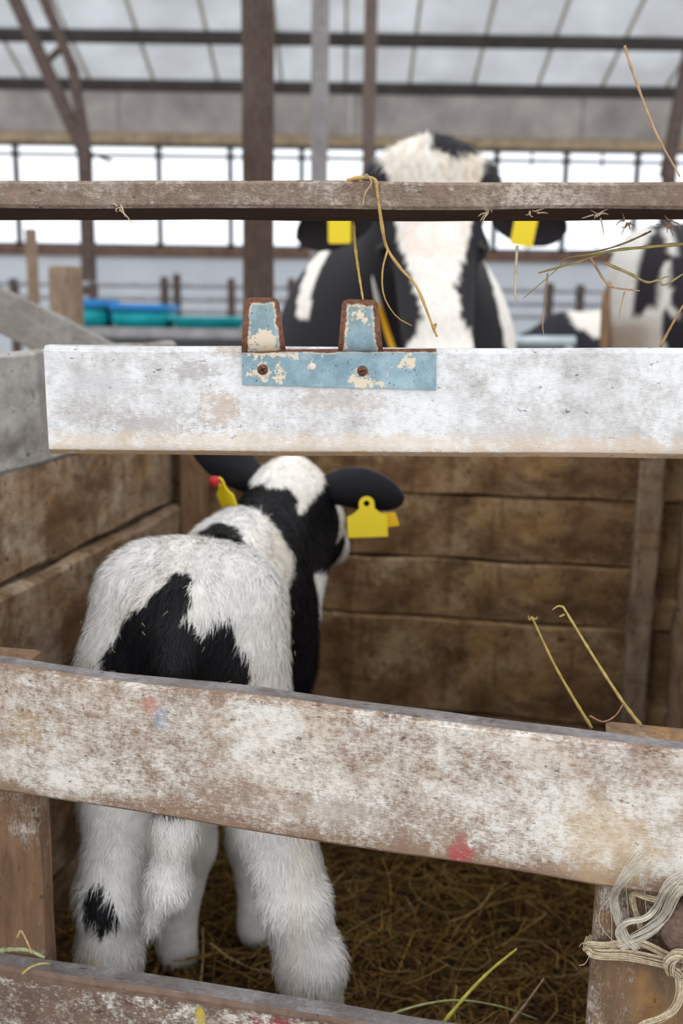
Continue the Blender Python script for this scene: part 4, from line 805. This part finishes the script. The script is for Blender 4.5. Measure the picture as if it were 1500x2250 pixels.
# chaff caught on the underside of the top rail
k_ = 0; M_ch = plain('pale_chaff', (.50, .40, .28), .8)
CH = [(262, 464, 'pale splinter on the left half of the top rail\'s lower edge'), (1065, 470, 'tuft of chaff under the top rail right of the cow\'s blaze'), (1172, 470, 'small tuft of chaff under the top rail near the right ear tag'), (1312, 482, 'curled dry leaf bits hanging under the top rail near the right'), (1378, 495, 'dark dry leaf scraps hanging under the top rail left of the patched cow'), (1470, 500, 'brown chaff cluster under the right end of the top rail')]
for (px, py, lb) in CH:
    b_ = Bag(); r_ = random.Random(px)
    for q in range(6 if px < 1300 else 9):
        p0 = P(px + r_.uniform(-9, 9), py - 8 + r_.uniform(-6, 8), .952); dv = v3((r_.uniform(-1, 1), r_.uniform(-.3, .3), r_.uniform(-1.2, .5))); L_ = r_.uniform(.004, .012) * (1 if px < 1300 else 1.4)
        b_.tube(catmull([p0, p0 + dv * L_ * .5 + v3((r_.uniform(-1, 1), 0, r_.uniform(-1, 1))) * .002, p0 + dv * L_], 6), [.0007, .0008, .0007, .0006, .0005, .0003], 4)
    tag(link('chaff', b_.mesh('chaff'), M_ch if px < 1350 else plain('dark_chaff', (.20, .13, .08), .85), None), lb, 'chaff')

# ---- sisal twine on the right gate post
M_tw = NT('sisal_twine'); M_tw = M_tw.done(M_tw.ramp(M_tw.noise(M_tw.coord(scale=(1, 1, 1)), 260, 3), [(.3, (.42, .32, .20)), (.7, (.68, .60, .46))]), .8, 0, .2); M_tw2 = plain('frayed_sisal', (.68, .64, .55), .8, 0, .2, 120)
def bundle(pts, nf, spread, rf, seed, flare=0.0, n=36, twist=3.0):
    rr = random.Random(seed); b_ = Bag(); c_ = catmull([PV(x, y, v_) for (x, y, v_) in pts], n); T_ = np.gradient(c_, axis=0); T_ /= np.linalg.norm(T_, axis=1)[:, None]; N_ = np.cross(T_, v3((.1, 1, .1))); N_ /= np.linalg.norm(N_, axis=1)[:, None]; B_ = np.cross(T_, N_)
    for q in range(nf):
        ph = rr.uniform(0, 6.28); ra = spread * math.sqrt(rr.random()); s_ = np.linspace(0, 1, n); ex_ = 1 + flare * np.clip(s_ - .55, 0, 1) ** 2 * 6; a_ = ph + twist * s_ + rr.uniform(-.5, .5) * s_
        pth = c_ + N_ * (np.cos(a_) * ra * ex_)[:, None] + B_ * (np.sin(a_) * ra * .55 * ex_)[:, None]; m_ = n if not flare else rr.randint(int(n * .75), n); b_.tube(pth[:m_], np.linspace(rf, rf * .7, m_), 4)
    return b_
tw = thing('twine', 'frayed sisal twine knotted around the right gate post', 'twine', pen(.12, VF, .3)); vf = VF + .018
link('wrap', bundle([(1296, 2062, VF + .06), (1292, 2085, vf + .008), (1310, 2098, vf), (1380, 2100, vf - .004), (1440, 2110, vf - .006), (1482, 2120, vf - .008), (1530, 2130, vf - .006)], 34, .0062, .00075, 1, 0, 40, 1.5).mesh('wrap'), M_tw, tw)
link('wrap', bundle([(1298, 2070, VF + .06), (1294, 2075, vf + .006), (1330, 2078, vf), (1400, 2070, vf - .004), (1470, 2100, vf - .007), (1530, 2120, vf - .006)], 18, .0042, .0007, 2, 0, 36, 1.2).mesh('wrap'), M_tw, tw)
link('knot', bundle([(1478, 2140, vf - .012), (1470, 2118, vf - .020), (1482, 2100, vf - .022), (1500, 2098, vf - .020), (1512, 2120, vf - .016), (1498, 2142, vf - .014), (1480, 2136, vf - .018)], 26, .0055, .0008, 3, 0, 40, 4).mesh('knot'), M_tw, tw)
link('frayed_end', bundle([(1400, 2085, vf - .004), (1372, 2055, vf - .006), (1352, 1998, vf - .008), (1348, 1970, vf - .012), (1362, 1940, VF - .014), (1390, 1905, VF - .016), (1425, 1875, VF - .012)], 60, .0042, .00026, 4, 1.6).mesh('frayed_end'), M_tw2, tw)
link('frayed_end', bundle([(1360, 2080, vf), (1395, 2062, vf - .004), (1430, 2040, vf - .01), (1458, 2010, vf - .014), (1478, 1965, VF - .018), (1495, 1940, VF - .018), (1530, 1915, VF - .016)], 80, .0065, .00028, 5, 1.0).mesh('frayed_end'), M_tw2, tw)
link('loop', bundle([(1372, 2075, vf - .002), (1358, 2050, vf - .006), (1375, 2028, vf - .012), (1415, 2018, vf - .014), (1440, 1995, vf - .016), (1456, 1960, VF - .018), (1475, 1935, VF - .02), (1510, 1920, VF - .018)], 40, .0036, .0003, 6, .5).mesh('loop'), M_tw2, tw)
link('loop', bundle([(1452, 1979, vf - .014), (1420, 1972, vf - .012), (1392, 1965, vf - .008), (1390, 1985, vf - .006), (1402, 2020, vf - .004), (1412, 2050, vf - .004)], 16, .0030, .0006, 7, 0).mesh('loop'), M_tw, tw)
link('hanging_end', bundle([(1490, 2140, vf - .012), (1494, 2180, vf - .012), (1482, 2215, vf - .010), (1450, 2238, vf - .008), (1415, 2252, vf - .006), (1385, 2275, vf - .006)], 26, .0042, .0007, 8, 0).mesh('hanging_end'), M_tw, tw)
for k_, q in enumerate(([(1372, 2090, vf), (1322, 2040, vf - .01), (1318, 2000, vf - .012), (1345, 1968, vf - .012)], [(1340, 2090, vf), (1344, 2040, vf - .006), (1340, 1985, vf - .008)], [(1420, 2010, vf - .01), (1416, 1970, vf - .012), (1412, 1935, VF - .012)], [(1380, 2010, vf - .008), (1376, 1965, vf - .012), (1372, 1925, VF - .012)], [(1293, 2078, vf + .004), (1280, 2072, vf), (1272, 2080, vf)], [(1295, 2100, vf + .004), (1284, 2118, vf), (1272, 2121, vf)])):
    link('stray_fibre', Bag().tube(catmull([PV(*c_) for c_ in q], 14), .00028, 4).mesh('stray_fibre'), M_tw2, tw)
# round bark-brown pole end behind the twine
pe = PV(1520, 2042, VF + .012); V, Q, T = tube_np([pe + EY * y_ for y_ in (.016, 0, -.008, -.012)], [.030, .030, .027, .018], 26)
tag(link('pole_end', np_mesh('pole_end', V, Q, T), plain('rough_brown_bark', (.15, .10, .075), .9, 0, .5, 150), None), 'round rough brown pole end at the right edge behind the twine', 'pole')
